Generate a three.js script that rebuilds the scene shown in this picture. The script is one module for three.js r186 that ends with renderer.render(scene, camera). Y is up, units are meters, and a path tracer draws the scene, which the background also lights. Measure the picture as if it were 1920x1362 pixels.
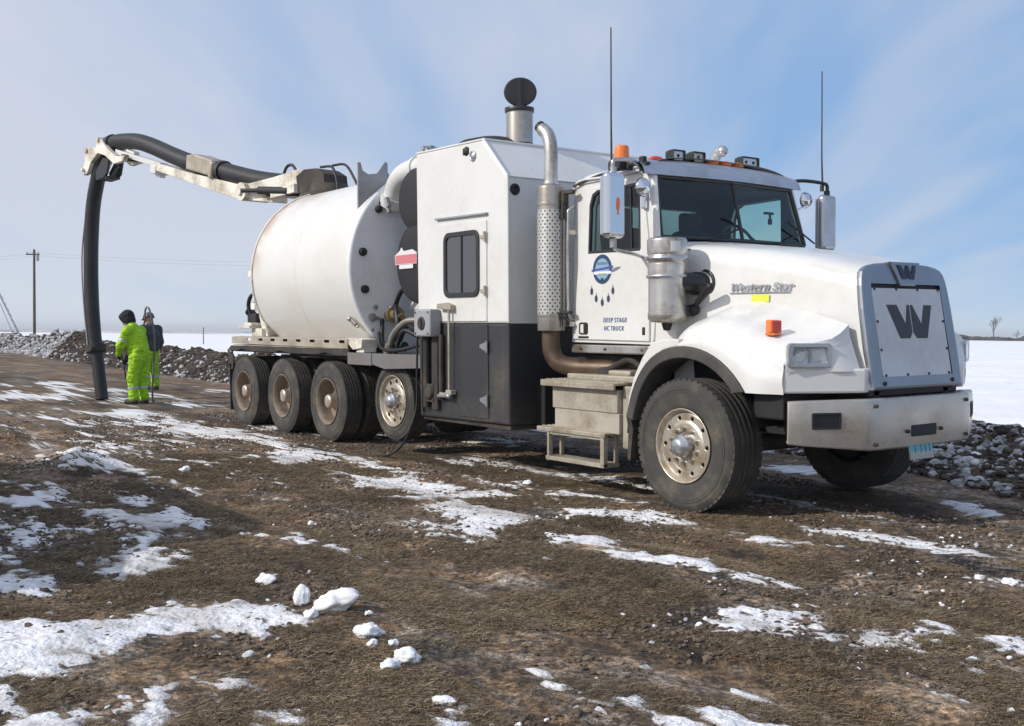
import * as THREE from 'three';
import { RoundedBoxGeometry } from 'three/addons/geometries/RoundedBoxGeometry.js';
import { mergeGeometries, mergeVertices } from 'three/addons/utils/BufferGeometryUtils.js';
import { MarchingCubes } from 'three/addons/objects/MarchingCubes.js';
import { FontLoader } from 'three/addons/loaders/FontLoader.js';
import { TextGeometry } from 'three/addons/geometries/TextGeometry.js';

// ------------------------------------------------------------------ camera, sky, sun, exposure
const scene = new THREE.Scene();
const camera = new THREE.PerspectiveCamera(37.4389, 1024 / 726, 0.05, 8000);
camera.position.set(6.25787, 1.44248, 7.51734);
{
  const yaw = -0.941996, pitch = -0.028045, roll = 0.009014;
  const f = new THREE.Vector3(Math.sin(yaw) * Math.cos(pitch), Math.sin(pitch), -Math.cos(yaw) * Math.cos(pitch));
  const r = new THREE.Vector3(Math.cos(yaw), 0, Math.sin(yaw)), u = new THREE.Vector3().crossVectors(r, f);
  camera.up.copy(u.clone().multiplyScalar(Math.cos(roll)).addScaledVector(r, -Math.sin(roll)));
  camera.lookAt(camera.position.clone().add(f));
}
const renderer = new THREE.WebGLRenderer({ antialias: true });
renderer.toneMapping = THREE.LinearToneMapping;
renderer.toneMappingExposure = 1.08;
renderer.shadowMap.enabled = true;
renderer.setSize(1024, 726);

// seeded random and noise
let seed = 7;
const rnd = () => { seed |= 0; seed = (seed + 0x6d2b79f5) | 0; let t = Math.imul(seed ^ (seed >>> 15), 1 | seed); t = (t + Math.imul(t ^ (t >>> 7), 61 | t)) ^ t; return ((t ^ (t >>> 14)) >>> 0) / 4294967296; };
const rr = (a, b) => a + (b - a) * rnd();
const clamp = (x, a = 0, b = 1) => Math.min(b, Math.max(a, x));
const sstep = (a, b, x) => { const t = clamp((x - a) / (b - a)); return t * t * (3 - 2 * t); };
const lerp = (a, b, t) => a + (b - a) * t;
const hash = (i, j, k = 0) => { let h = Math.imul(i, 374761393) + Math.imul(j, 668265263) + Math.imul(k, 1274126177); h = Math.imul(h ^ (h >>> 13), 1274126177); return ((h ^ (h >>> 16)) >>> 0) / 4294967296; };
function vnoise(x, y, k = 0, per = 0) {                      // 0..1, tileable when per > 0
  let i = Math.floor(x), j = Math.floor(y); const fx = x - i, fy = y - j, u = fx * fx * (3 - 2 * fx), v = fy * fy * (3 - 2 * fy);
  let i1 = i + 1, j1 = j + 1;
  if (per) { i = ((i % per) + per) % per; j = ((j % per) + per) % per; i1 = ((i1 % per) + per) % per; j1 = ((j1 % per) + per) % per; }
  return lerp(lerp(hash(i, j, k), hash(i1, j, k), u), lerp(hash(i, j1, k), hash(i1, j1, k), u), v);
}
function fbm(x, y, oct = 4, k = 0, per = 0) { let s = 0, a = 0.5, n = 0; for (let o = 0; o < oct; o++) { s += a * vnoise(x, y, k + o * 17, per); n += a; a *= 0.5; x *= 2; y *= 2; per *= 2; } return s / n; }

// sun: over the photographer's left shoulder, about 32 degrees up
const SUN = new THREE.Vector3(-0.26, 0.62, 0.96).normalize();
const sun = new THREE.DirectionalLight(new THREE.Color(1.0, 0.945, 0.865), 3.05);
sun.name = 'sun'; sun.position.copy(SUN).multiplyScalar(60); sun.castShadow = true;
Object.assign(sun.shadow.camera, { left: -30, right: 30, top: 30, bottom: -30, near: 1, far: 140 });
sun.shadow.mapSize.set(4096, 4096); sun.shadow.radius = 1;
scene.add(sun, sun.target);

// sky: pale winter blue under a veil of high thin cloud, thicker towards the sun's side
{
  const W = 2048, H = 1024, data = new Float32Array(W * H * 4);
  const lowBlue = [0.255, 0.48, 0.77], topBlue = [0.16, 0.28, 0.56], veilC = [0.56, 0.605, 0.715], hazeC = [0.68, 0.75, 0.80];
  const sh = new THREE.Vector2(SUN.x, SUN.z).normalize();
  for (let j = 0; j < H; j++) {
    const e = ((j + 0.5) / H - 0.5) * Math.PI, y = Math.sin(e), ch = Math.cos(e);
    for (let i = 0; i < W; i++) {
      const a = ((i + 0.5) / W - 0.5) * 2 * Math.PI, x = Math.cos(a) * ch, z = Math.sin(a) * ch;
      let c;
      if (y <= 0) c = [0.5, 0.5, 0.52];
      else {
        const t = Math.pow(y, 0.55);
        c = lowBlue.map((v, k) => lerp(v, topBlue[k], t));
        const toSun = (x * sh.x + z * sh.y) / Math.max(ch, 1e-3) * 0.5 + 0.5;
        // cirrus drawn on a plane high above: long fibres that fan out of the west
        const s = 1 / (y + 0.13), px = x * s, pz = z * s, ca = Math.cos(0.62), sa = Math.sin(0.62);
        const along = px * ca + pz * sa, across = -px * sa + pz * ca;
        const warp = fbm(px * 0.7, pz * 0.7, 3, 5) * 1.0;
        const fib = fbm(along * 0.55 + warp, across * 2.3 + warp * 0.7, 6, 11), big = fbm(px * 0.5 + 3.1, pz * 0.5 + 1.7, 4, 23);
        const fine = fbm(along * 1.6 + warp, across * 7 + warp, 4, 41);
        const cover = sstep(0.16, 0.66, toSun) * 0.76 + 0.12 * sstep(0.08, 0.35, toSun) - 0.16 * sstep(0.22, 0.06, toSun) * sstep(0.30, 0.10, y);
        let veil = clamp(0.35 + cover * 0.80 + ((fib - 0.5) * 1.15 + (big - 0.5) * 0.6 + (fine - 0.5) * 0.5) * lerp(1, 0.4, sstep(0.33, 0.55, toSun)));
        veil = Math.max(veil, 0.5 * sstep(0.12, 0.42, y) * (0.4 + fib));
        veil = clamp(veil, 0, 0.97);
        c = c.map((v, k) => lerp(v, veilC[k] * (0.97 + 0.10 * toSun), veil));
        const hz = Math.exp(-y / 0.055) * 0.72;
        c = c.map((v, k) => lerp(v, hazeC[k], hz));
        const dot = Math.max(0, x * SUN.x + y * SUN.y + z * SUN.z), glow = 0.25 * Math.pow(dot, 12) + 0.4 * Math.pow(dot, 80);
        c = c.map((v, k) => v + glow * [1, 0.97, 0.92][k]);
      }
      const o = (j * W + i) * 4; data[o] = c[0]; data[o + 1] = c[1]; data[o + 2] = c[2]; data[o + 3] = 1;
    }
  }
  const sky = new THREE.DataTexture(data, W, H, THREE.RGBAFormat, THREE.FloatType);
  sky.mapping = THREE.EquirectangularReflectionMapping; sky.magFilter = THREE.LinearFilter; sky.minFilter = THREE.LinearFilter; sky.needsUpdate = true;
  scene.background = sky; scene.environment = sky;
}
scene.fog = new THREE.FogExp2(new THREE.Color(0.84, 0.88, 0.93), 0.00035);

// ------------------------------------------------------------------ helpers
const used = {};
function numbered(name) { const n = used[name] = (used[name] ?? -1) + 1; return n ? name + '_' + String(n).padStart(3, '0') : name; }
function boxUV(g) {                                            // uv in metres from the face's own direction
  const p = g.attributes.position, uv = new Float32Array(p.count * 2), a = new THREE.Vector3(), b = new THREE.Vector3(), c = new THREE.Vector3(), n = new THREE.Vector3();
  for (let i = 0; i < p.count; i += 3) {
    a.fromBufferAttribute(p, i); b.fromBufferAttribute(p, i + 1); c.fromBufferAttribute(p, i + 2);
    n.subVectors(b, a).cross(c.clone().sub(a)); const ax = Math.abs(n.x), ay = Math.abs(n.y), az = Math.abs(n.z);
    [a, b, c].forEach((v, k) => {
      const o = (i + k) * 2;
      if (az >= ax && az >= ay) { uv[o] = v.x; uv[o + 1] = v.y; } else if (ax >= ay) { uv[o] = v.z; uv[o + 1] = v.y; } else { uv[o] = v.x; uv[o + 1] = v.z; }
    });
  }
  g.setAttribute('uv', new THREE.BufferAttribute(uv, 2));
}
function merged(list) {
  const gs = (Array.isArray(list) ? list.flat(9) : [list]).map((g) => {
    const keep = g.userData.keepUV, col = g.attributes.color;
    const n = g.index ? g.toNonIndexed() : g.clone();
    if (!n.attributes.normal) n.computeVertexNormals();
    if (!keep || !n.attributes.uv) boxUV(n);
    for (const k of Object.keys(n.attributes)) if (!['position', 'normal', 'uv'].includes(k) && !(k === 'color' && col)) n.deleteAttribute(k);
    n.morphAttributes = {}; n.userData = {};
    return n;
  });
  return gs.length === 1 ? gs[0] : mergeGeometries(gs);
}
function part(name, geos, mat, parent, label) {
  const m = new THREE.Mesh(merged(geos), mat); m.castShadow = m.receiveShadow = true;
  m.name = parent === scene ? numbered(name) : name + ''; parent.add(m);
  if (label) m.userData.label = label;
  return m;
}
function sub(name, parent, pos) { const g = new THREE.Group(); g.name = name; if (pos) g.position.set(...pos); parent.add(g); return g; }
function thing(name, label, category, pos = [0, 0, 0], group) {
  const g = new THREE.Group(); g.name = numbered(name); g.position.set(...pos); g.userData = { label, category }; if (group) g.userData.group = group; scene.add(g); return g;
}
const V = (x, y, z) => new THREE.Vector3(x, y, z);
function bx(w, h, d, x, y, z, r = 0.008, ry = 0, rz = 0, rx = 0) {
  const rad = Math.min(r, w * 0.45, h * 0.45, d * 0.45);
  const g = rad > 0.001 ? new RoundedBoxGeometry(w, h, d, 2, rad) : new THREE.BoxGeometry(w, h, d);
  if (rx) g.rotateX(rx); if (rz) g.rotateZ(rz); if (ry) g.rotateY(ry); g.translate(x, y, z); return g;
}
const span = (x0, x1, y0, y1, z0, z1, r = 0.008) => bx(Math.abs(x1 - x0), Math.abs(y1 - y0), Math.abs(z1 - z0), (x0 + x1) / 2, (y0 + y1) / 2, (z0 + z1) / 2, r);
function cyl(a, b, r0, r1 = r0, seg = 20, open = false) {
  const A = V(...a), B = V(...b), d = B.clone().sub(A), L = d.length(); const g = new THREE.CylinderGeometry(r1, r0, L, seg, 1, open);
  g.applyQuaternion(new THREE.Quaternion().setFromUnitVectors(V(0, 1, 0), d.normalize())); g.translate((A.x + B.x) / 2, (A.y + B.y) / 2, (A.z + B.z) / 2); return g;
}
function tube(pts, r, n = 48, seg = 10, tension = 0.5) {
  const P = pts.map((p) => V(...p)), ends = [P[0], P[P.length - 1]];
  const g = new THREE.TubeGeometry(new THREE.CatmullRomCurve3(P, false, 'centripetal', tension), n, r, seg);
  const caps = [P[0], P[P.length - 1]].map((p) => { const s = new THREE.SphereGeometry(r * 0.98, seg, 6); s.translate(p.x, p.y, p.z); return s; });
  return [g, ...caps];
}
const ball = (x, y, z, r, sx = 1, sy = 1, sz = 1, seg = 18) => { const g = new THREE.SphereGeometry(r, seg, Math.max(8, seg - 6)); g.scale(sx, sy, sz); g.translate(x, y, z); return g; };
function lathe(pts, axis, at, seg = 48) {                       // pts: [radius, along]
  const g = new THREE.LatheGeometry(pts.map((p) => new THREE.Vector2(p[0], p[1])), seg);
  if (axis === 'z') g.rotateX(Math.PI / 2); if (axis === 'x') g.rotateZ(-Math.PI / 2); g.translate(...at); return g;
}
function poly(pts, holes = []) { const s = new THREE.Shape(pts.map((p) => new THREE.Vector2(...p))); for (const h of holes) s.holes.push(Array.isArray(h) ? new THREE.Path(h.map((p) => new THREE.Vector2(...p))) : h); return s; }
function rrect(x0, y0, x1, y1, r) { const p = []; const c = [[x1 - r, y1 - r, 0], [x0 + r, y1 - r, 1], [x0 + r, y0 + r, 2], [x1 - r, y0 + r, 3]]; for (const [cx, cy, q] of c) for (let k = 0; k <= 5; k++) { const a = (q + k / 5) * Math.PI / 2; p.push([cx + r * Math.cos(a), cy + r * Math.sin(a)]); } return p; }
const circ = (cx, cy, r, n = 20) => Array.from({ length: n }, (_, k) => [cx + r * Math.cos(k / n * 2 * Math.PI), cy + r * Math.sin(k / n * 2 * Math.PI)]);
function extr(shape, depth, bevel = 0, curve = 12) { return new THREE.ExtrudeGeometry(shape, { depth: depth - 2 * bevel, bevelEnabled: bevel > 0, bevelThickness: bevel, bevelSize: bevel, bevelOffset: -bevel, bevelSegments: 2, curveSegments: curve }).translate(0, 0, bevel); }
// side view (x, y) slab between z0 and z1
const slab = (pts, z0, z1, bevel = 0.004, holes = []) => extr(poly(pts, holes), z1 - z0, bevel).translate(0, 0, z0);
// front view (z, y) slab that faces +x, its back at x0
const facing = (pts, x0, depth, bevel = 0.003, holes = []) => extr(poly(pts.map(([z, y]) => [-z, y]), holes.map((h) => h.map(([z, y]) => [-z, y]))), depth, bevel).rotateY(Math.PI / 2).translate(x0, 0, 0);
function loft(rows, closed = false) {
  const n = rows[0].length, pos = [], uv = [], idx = [];
  rows.forEach((r) => r.forEach((p) => { pos.push(...p); uv.push(p[0], p[1]); }));
  for (let i = 0; i + 1 < rows.length; i++) for (let j = 0; j + 1 < n + (closed ? 1 : 0); j++) { const a = i * n + j, b = i * n + (j + 1) % n, c = a + n, d = b + n; idx.push(a, b, c, b, d, c); }
  const g = new THREE.BufferGeometry(); g.setAttribute('position', new THREE.Float32BufferAttribute(pos, 3)); g.setAttribute('uv', new THREE.Float32BufferAttribute(uv, 2)); g.setIndex(idx); g.computeVertexNormals(); return g;
}
const mirrorZ = (g) => { if (Array.isArray(g)) return g.map(mirrorZ); const c = g.clone(); c.scale(1, 1, -1); if (c.index) { const a = c.index.array; for (let i = 0; i < a.length; i += 3) { const t = a[i]; a[i] = a[i + 1]; a[i + 1] = t; } } else { for (const at of Object.values(c.attributes)) { const s = at.itemSize, a = at.array; for (let i = 0; i < at.count; i += 3) for (let k = 0; k < s; k++) { const t = a[i * s + k]; a[i * s + k] = a[(i + 1) * s + k]; a[(i + 1) * s + k] = t; } } } c.userData = g.userData; return c; };
const both = (list) => { const l = Array.isArray(list) ? list.flat(9) : [list]; return [...l, ...l.map(mirrorZ)]; };

// ------------------------------------------------------------------ textures and materials
function dataTex(n, fn, srgb = true, rep = 1) {
  const d = new Uint8Array(n * n * 4);
  for (let j = 0; j < n; j++) for (let i = 0; i < n; i++) { const c = fn(i / n, j / n), o = (j * n + i) * 4; d[o] = clamp(c[0]) * 255; d[o + 1] = clamp(c[1]) * 255; d[o + 2] = clamp(c[2]) * 255; d[o + 3] = c.length > 3 ? clamp(c[3]) * 255 : 255; }
  const t = new THREE.DataTexture(d, n, n, THREE.RGBAFormat); t.wrapS = t.wrapT = THREE.RepeatWrapping; t.magFilter = THREE.LinearFilter; t.minFilter = THREE.LinearMipmapLinearFilter; t.generateMipmaps = true;
  if (srgb) t.colorSpace = THREE.SRGBColorSpace; t.repeat.set(rep, rep); t.needsUpdate = true; return t;
}
function canvasTex(w, h, draw, srgb = true) { const c = document.createElement('canvas'); c.width = w; c.height = h; draw(c.getContext('2d'), w, h); const t = new THREE.CanvasTexture(c); if (srgb) t.colorSpace = THREE.SRGBColorSpace; t.anisotropy = 8; return t; }
// road film: pale paint with fine mottling, spatter and a few runs of dirt; repeats every 1 / rep metres
function filmTex(base, dirt, amount, rep, k, streak = 0.5) {
  return dataTex(512, (u, v) => {
    const big = fbm(u * 4, v * 4, 4, k, 4), fine = fbm(u * 48, v * 48, 3, k + 3, 48), run = fbm(u * 40, v * 3, 3, k + 7, 40 * 0 + 0), sp = vnoise(u * 160, v * 160, k + 9, 160);
    let a = amount * clamp((big - 0.38) * 2.2) * (0.55 + 0.9 * fine) + amount * 0.25 * (fine - 0.5);
    a += streak * amount * clamp((vnoise(u * 32, v * 2, k + 12, 32) - 0.62) * 2.2) * fine; if (sp > 0.93) a += amount * 0.5 * (sp - 0.93) * 14;
    a = clamp(a); return base.map((b, c) => lerp(b, dirt[c], a));
  }, true, rep);
}
const roughTex = dataTex(256, (u, v) => { const f = 0.75 + 0.5 * (fbm(u * 6, v * 6, 5, 61, 6) - 0.5); return [f, f, f]; }, false, 1.3);
const grainBump = dataTex(256, (u, v) => { const f = fbm(u * 16, v * 16, 4, 71, 16); return [f, f, f]; }, false, 2.0);
const std = (o) => new THREE.MeshStandardMaterial(o), phys = (o) => new THREE.MeshPhysicalMaterial(o);
const M = {
  white: phys({ name: 'white_paint', map: filmTex([0.86, 0.86, 0.85], [0.66, 0.61, 0.53], 0.15, 0.55, 1, 0.5), roughness: 0.42, clearcoat: 0.35, clearcoatRoughness: 0.2, roughnessMap: roughTex }),
  tank: phys({ name: 'tank_paint', vertexColors: true, map: filmTex([1, 1, 1], [0.86, 0.82, 0.74], 0.16, 0.4, 2), roughness: 0.5, clearcoat: 0.15, clearcoatRoughness: 0.35, roughnessMap: roughTex }),
  boom: std({ name: 'boom_paint', map: filmTex([0.90, 0.885, 0.84], [0.52, 0.45, 0.36], 0.75, 0.9, 3), roughness: 0.55 }),
  headgrey: phys({ name: 'pale_grey_paint', map: filmTex([0.90, 0.905, 0.915], [0.70, 0.67, 0.62], 0.2, 0.7, 26), roughness: 0.45, clearcoat: 0.2, clearcoatRoughness: 0.3 }),
  grey: std({ name: 'grey_paint', map: filmTex([0.60, 0.61, 0.63], [0.45, 0.41, 0.36], 0.35, 0.8, 4), roughness: 0.5 }),
  midgrey: std({ name: 'mid_grey_paint', map: filmTex([0.44, 0.44, 0.45], [0.42, 0.38, 0.33], 0.5, 0.8, 24), roughness: 0.55 }),
  charcoal: phys({ name: 'charcoal_paint', map: filmTex([0.165, 0.168, 0.182], [0.40, 0.36, 0.31], 0.55, 0.5, 5, 0.9), roughness: 0.5, clearcoat: 0.2, clearcoatRoughness: 0.3 }),
  black: std({ name: 'black_paint', color: new THREE.Color(0.012, 0.012, 0.014), roughness: 0.6 }),
  frame: std({ name: 'frame_paint', map: filmTex([0.17, 0.16, 0.155], [0.34, 0.30, 0.25], 0.8, 1.1, 6), roughness: 0.75 }),
  dusty: std({ name: 'dusty_metal', map: filmTex([0.70, 0.675, 0.625], [0.50, 0.445, 0.37], 0.6, 1.2, 7), roughness: 0.6, metalness: 0.25 }),
  tread: std({ name: 'step_plate', map: filmTex([0.70, 0.67, 0.61], [0.50, 0.44, 0.35], 0.7, 1.4, 8), roughness: 0.5, metalness: 0.45, bumpMap: grainBump, bumpScale: 0.003 }),
  rubber: std({ name: 'tyre_rubber', map: filmTex([0.255, 0.25, 0.24], [0.42, 0.39, 0.34], 0.75, 2.0, 9, 0.2), roughness: 0.9, bumpMap: grainBump, bumpScale: 0.002 }),
  plastic: std({ name: 'black_plastic', color: new THREE.Color(0.02, 0.02, 0.021), roughness: 0.55, roughnessMap: roughTex }),
  flare: std({ name: 'rubber_flare', map: filmTex([0.25, 0.245, 0.24], [0.40, 0.37, 0.33], 0.5, 1.5, 10), roughness: 0.75 }),
  hose: std({ name: 'rubber_hose', map: filmTex([0.085, 0.088, 0.095], [0.22, 0.21, 0.20], 0.4, 1.0, 12), roughness: 0.5, bumpMap: grainBump, bumpScale: 0.004 }),
  alu: std({ name: 'dull_aluminium', map: filmTex([0.80, 0.79, 0.775], [0.58, 0.53, 0.46], 0.65, 1.1, 13), metalness: 0.8, roughness: 0.42, roughnessMap: roughTex }),
  bumper: std({ name: 'dusty_bumper_metal', map: filmTex([0.74, 0.72, 0.69], [0.60, 0.55, 0.48], 0.5, 1.0, 14), metalness: 0.55, roughness: 0.42, roughnessMap: roughTex }),
  chrome: std({ name: 'chrome', color: new THREE.Color(0.72, 0.73, 0.75), metalness: 1, roughness: 0.16 }),
  grilleMetal: std({ name: 'satin_grille_metal', map: filmTex([0.58, 0.60, 0.63], [0.50, 0.49, 0.47], 0.35, 1.0, 25), metalness: 0.85, roughness: 0.38 }),
  chromeDull: std({ name: 'dull_chrome', map: filmTex([0.74, 0.75, 0.77], [0.56, 0.53, 0.49], 0.4, 1.0, 15), metalness: 0.85, roughness: 0.34 }),
  steel: std({ name: 'stainless_steel', map: filmTex([0.70, 0.68, 0.65], [0.52, 0.46, 0.38], 0.6, 1.2, 16), metalness: 0.85, roughness: 0.36 }),
  hotpipe: std({ name: 'heat_stained_pipe', map: filmTex([0.40, 0.34, 0.29], [0.26, 0.18, 0.12], 0.9, 2.0, 17), metalness: 0.6, roughness: 0.5 }),
  wheelAlu: std({ name: 'wheel_aluminium', map: filmTex([0.82, 0.79, 0.74], [0.62, 0.53, 0.42], 0.8, 2.2, 18, 0.2), metalness: 0.7, roughness: 0.36 }),
  wheelMud: std({ name: 'muddy_wheel', map: filmTex([0.53, 0.475, 0.42], [0.36, 0.295, 0.235], 0.85, 2.2, 19, 0.2), metalness: 0.15, roughness: 0.7 }),
  amber: phys({ name: 'amber_lens', color: new THREE.Color(0.85, 0.20, 0.02), roughness: 0.25, clearcoat: 0.8 }),
  red: phys({ name: 'red_lens', color: new THREE.Color(0.55, 0.035, 0.015), roughness: 0.25, clearcoat: 0.8 }),
  lens: phys({ name: 'clear_lens', color: new THREE.Color(0.93, 0.95, 0.96), roughness: 0.05, transmission: 1, thickness: 0, ior: 1.45 }),
  glass: phys({ name: 'tinted_glass', color: new THREE.Color(0.62, 0.80, 0.76), roughness: 0.02, transmission: 1, thickness: 0, ior: 1.5 }),
  darkglass: phys({ name: 'smoked_glass', color: new THREE.Color(0.18, 0.19, 0.20), roughness: 0.04, transmission: 1, thickness: 0, ior: 1.5 }),
  mirrorGlass: std({ name: 'mirror_glass', color: new THREE.Color(0.8, 0.8, 0.8), metalness: 1, roughness: 0.02 }),
  trim: std({ name: 'cab_trim', color: new THREE.Color(0.022, 0.023, 0.026), roughness: 0.85 }),
  green: std({ name: 'green_paint', color: new THREE.Color(0.012, 0.05, 0.04), roughness: 0.5 }),
  brass: std({ name: 'brass', color: new THREE.Color(0.42, 0.33, 0.18), metalness: 0.8, roughness: 0.45 }),
  plate: std({ name: 'grille_cover_paint', map: filmTex([0.80, 0.81, 0.83], [0.62, 0.60, 0.57], 0.3, 0.9, 20), roughness: 0.4 }),
};
// ------------------------------------------------------------------ ground, snow, far things
const ridgeZ = (x) => (x > -20 ? lerp(-3.45, -4.5, sstep(1.4, -1.2, x)) : lerp(-4.5, -7.0, clamp((-20 - x) / 40))) + 0.35 * (fbm(x * 0.35, 3.3, 2, 81) - 0.5);
const ridgeH = (x) => lerp(1, 0.62, sstep(-2.2, 0.2, x)) * (x > -24 ? lerp(0.50, 0.66, clamp(-x / 24)) : lerp(0.66, 0.9, clamp((-24 - x) / 30))) * (0.75 + 0.55 * fbm(x * 0.5, 9.1, 3, 83)) + 0.25 * Math.exp(-(((x + 50) / 6) ** 2));
const ridgeW = (x) => (x > -12 ? 1.75 : 1.35);
const mounds = [[-8.4, 4.9, 0.17, 0.8, 0.45], [-6.0, 4.45, 0.13, 0.7, 0.28], [-4.4, 4.15, 0.05, 0.6, 0.3], [1.3, 5.05, 0.03, 0.5, 0.25], [2.2, 5.15, 0.02, 0.4, 0.2]];
function groundH(x, z) {
  const d = Math.hypot(x - 2, z - 3), near = Math.exp(-d / 60);
  let h = 0.05 * (fbm(x * 0.33, z * 0.33, 2, 101) - 0.5) + near * (0.05 * (fbm(x * 1.3, z * 1.9, 3, 103) - 0.5) + 0.030 * (fbm(x * 7, z * 7, 4, 107) - 0.5));
  // wheel tracks that run with the lane
  for (const [tz, w, dep] of [[2.35, 0.22, 0.035], [4.1, 0.25, 0.03], [-0.2, 0.3, 0.02]]) { const q = (z - tz - 0.25 * (fbm(x * 0.25, tz, 2, 109) - 0.5)) / w; h -= near * dep * Math.exp(-q * q) * (0.4 + fbm(x * 0.8, tz + 4, 2, 113)); }
  for (const [mx, mz, mh, wx, wz] of mounds) { const q = ((x - mx) / wx) ** 2 + ((z - mz) / wz) ** 2; if (q < 9) h += mh * Math.exp(-q) * (0.6 + 0.8 * fbm(x * 4, z * 4, 3, 117)); }
  // flat where the truck stands
  const t = sstep(0.45, 0.1, Math.abs(Math.abs(z) - 1.08)) * sstep(2, 0.6, Math.max(0, x, -10 - x)) ; 
  return lerp(h, 0, 0.85 * t);
}
function bermH(x, z) {
  if (x > 40 || x < -130) return -1;
  const w = ridgeW(x), q = (z - ridgeZ(x)) / w; if (Math.abs(q) > 1.3) return -0.3;
  const prof = Math.max(0, 1 - Math.abs(q)); return ridgeH(x) * (prof ** 1.15) * (0.8 + 0.5 * fbm(x * 1.1, z * 1.1, 3, 121)) + 0.16 * (fbm(x * 2.6, z * 2.6, 4, 123) - 0.5) * sstep(0, 0.3, prof) + 0.0 - 0.06 * sstep(0.12, 0, prof);
}
// snow patches read off the lane: outlines (x, z)
const PATCH = [
[0.45,6.59,0.68,6.17,0.79,5.96,0.69,5.64,0.78,5.33,1.14,5.21,1.59,5.25,1.42,5.42,1.46,5.64,1.34,5.74,1.34,6.02,1.44,6.28,1.59,6.47,1.54,6.77],
[2.04,6.31,2.03,6.15,2.31,6.18,2.61,6.29,2.47,6.48],
[1.98,5.94,1.96,5.85,2.26,5.94,2.25,6.01],
[-3.87,5.82,-3.30,5.26,-2.90,5.46,-3.32,5.91],
[-3.60,4.70,-3.00,4.58,-2.48,4.81,-2.90,4.86],
[-2.55,5.31,-2.49,5.02,-1.88,4.93,-1.73,4.71,-1.31,4.99,-0.91,5.21,-0.10,5.30,0.04,5.63,-0.25,5.87,-0.72,5.52,-1.40,5.29],
[-1.55,6.27,-1.32,6.12,-0.60,6.12,-0.08,6.02,0.11,6.16,-0.02,6.52],
[-2.33,5.79,-1.92,5.57,-1.63,5.82],
[-14.18,2.82,-12.82,1.72,-11.59,1.50,-11.43,2.34],
[-19.71,2.93,-18.14,1.63,-16.96,2.53,-17.74,3.28],
[-11.16,2.92,-11.01,2.04,-10.34,1.69,-10.08,2.42],
[-9.26,2.44,-9.43,1.67,-8.46,1.58,-7.30,1.62,-7.54,2.15,-8.40,2.43],
[-6.02,2.30,-6.06,1.79,-4.93,1.82,-4.41,2.59,-4.75,2.78],
[-5.67,3.04,-5.54,2.51,-5.15,2.68,-5.28,3.09],
[-4.03,2.51,-3.32,2.18,-2.41,1.92,-1.75,2.04,-2.18,2.34,-2.63,2.80],
[-2.03,2.94,-1.81,1.89,-1.16,1.88,-1.44,2.14,-1.51,2.80],
[-1.40,2.88,-1.42,2.49,-0.94,2.38,-0.31,2.35,-0.07,2.81,0.02,3.29,-0.11,3.48,-0.31,3.18],
[0.16,2.85,0.30,2.71,0.54,2.42,0.77,2.60,1.09,2.75,1.29,2.61,1.57,2.56,1.79,2.61,2.11,2.54,2.39,2.59,2.38,2.82,2.07,2.77,1.76,2.81,1.50,2.86,1.16,3.09,0.82,2.85,0.49,2.95],
[2.56,3.59,2.45,3.22,2.58,3.20,2.68,2.94,2.84,3.03,2.78,3.26,2.96,3.28,2.89,3.45,2.78,3.71],
[3.02,3.33,3.11,3.19,3.15,2.94,3.18,2.67,3.35,2.77,3.48,3.08,3.33,3.22,3.23,3.40],
[3.62,3.18,3.64,3.05,3.84,3.16,3.84,3.30,3.77,3.32],
[3.70,3.51,3.78,3.45,3.88,3.59,3.85,3.63],
[0.85,1.60,1.23,1.55,1.74,1.45,1.62,1.74,1.19,1.79],
[0.92,-0.93,1.03,-1.26,1.53,-0.90,1.64,-0.56,1.27,-0.74],
[-1.75,-1.87,-1.36,-2.31,-0.82,-1.65,-1.18,-1.47],
[2.69,1.48,2.89,1.37,2.95,1.58,2.80,1.61],
[-0.67,1.91,-0.23,1.48,0.40,1.56,0.19,1.98,-0.32,2.09],
[0.79,3.36,1.00,3.19,0.95,3.44],
[3.53,2.80,3.63,2.41,3.79,2.71,3.68,2.88],
[1.86,6.78,1.93,6.57,2.17,6.42,2.42,6.56,2.22,6.84],
[2.81,5.35,2.82,5.23,3.20,5.44,3.13,5.53],
[2.52,5.92,2.52,5.82,2.85,5.94,2.78,6.05],
[2.69,5.66,2.72,5.58,3.02,5.70,2.95,5.79],
];
const PB = PATCH.map((p) => { let a = [1e9, -1e9, 1e9, -1e9]; for (let i = 0; i < p.length; i += 2) { a[0] = Math.min(a[0], p[i]); a[1] = Math.max(a[1], p[i]); a[2] = Math.min(a[2], p[i + 1]); a[3] = Math.max(a[3], p[i + 1]); } return a; });
function inside(p, x, z) {                                       // metres inside the outline, negative outside
  let best = 1e9, odd = false;
  for (let i = 0, j = p.length - 2; i < p.length; j = i, i += 2) {
    const ax = p[j], az = p[j + 1], dx = p[i] - ax, dz = p[i + 1] - az, t = clamp(((x - ax) * dx + (z - az) * dz) / (dx * dx + dz * dz + 1e-9));
    best = Math.min(best, Math.hypot(x - ax - t * dx, z - az - t * dz));
    if ((p[i + 1] > z) !== (az > z) && x < (ax - p[i]) * (z - p[i + 1]) / (az - p[i + 1]) + p[i]) odd = !odd;
  }
  return odd ? best : -best;
}
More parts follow.
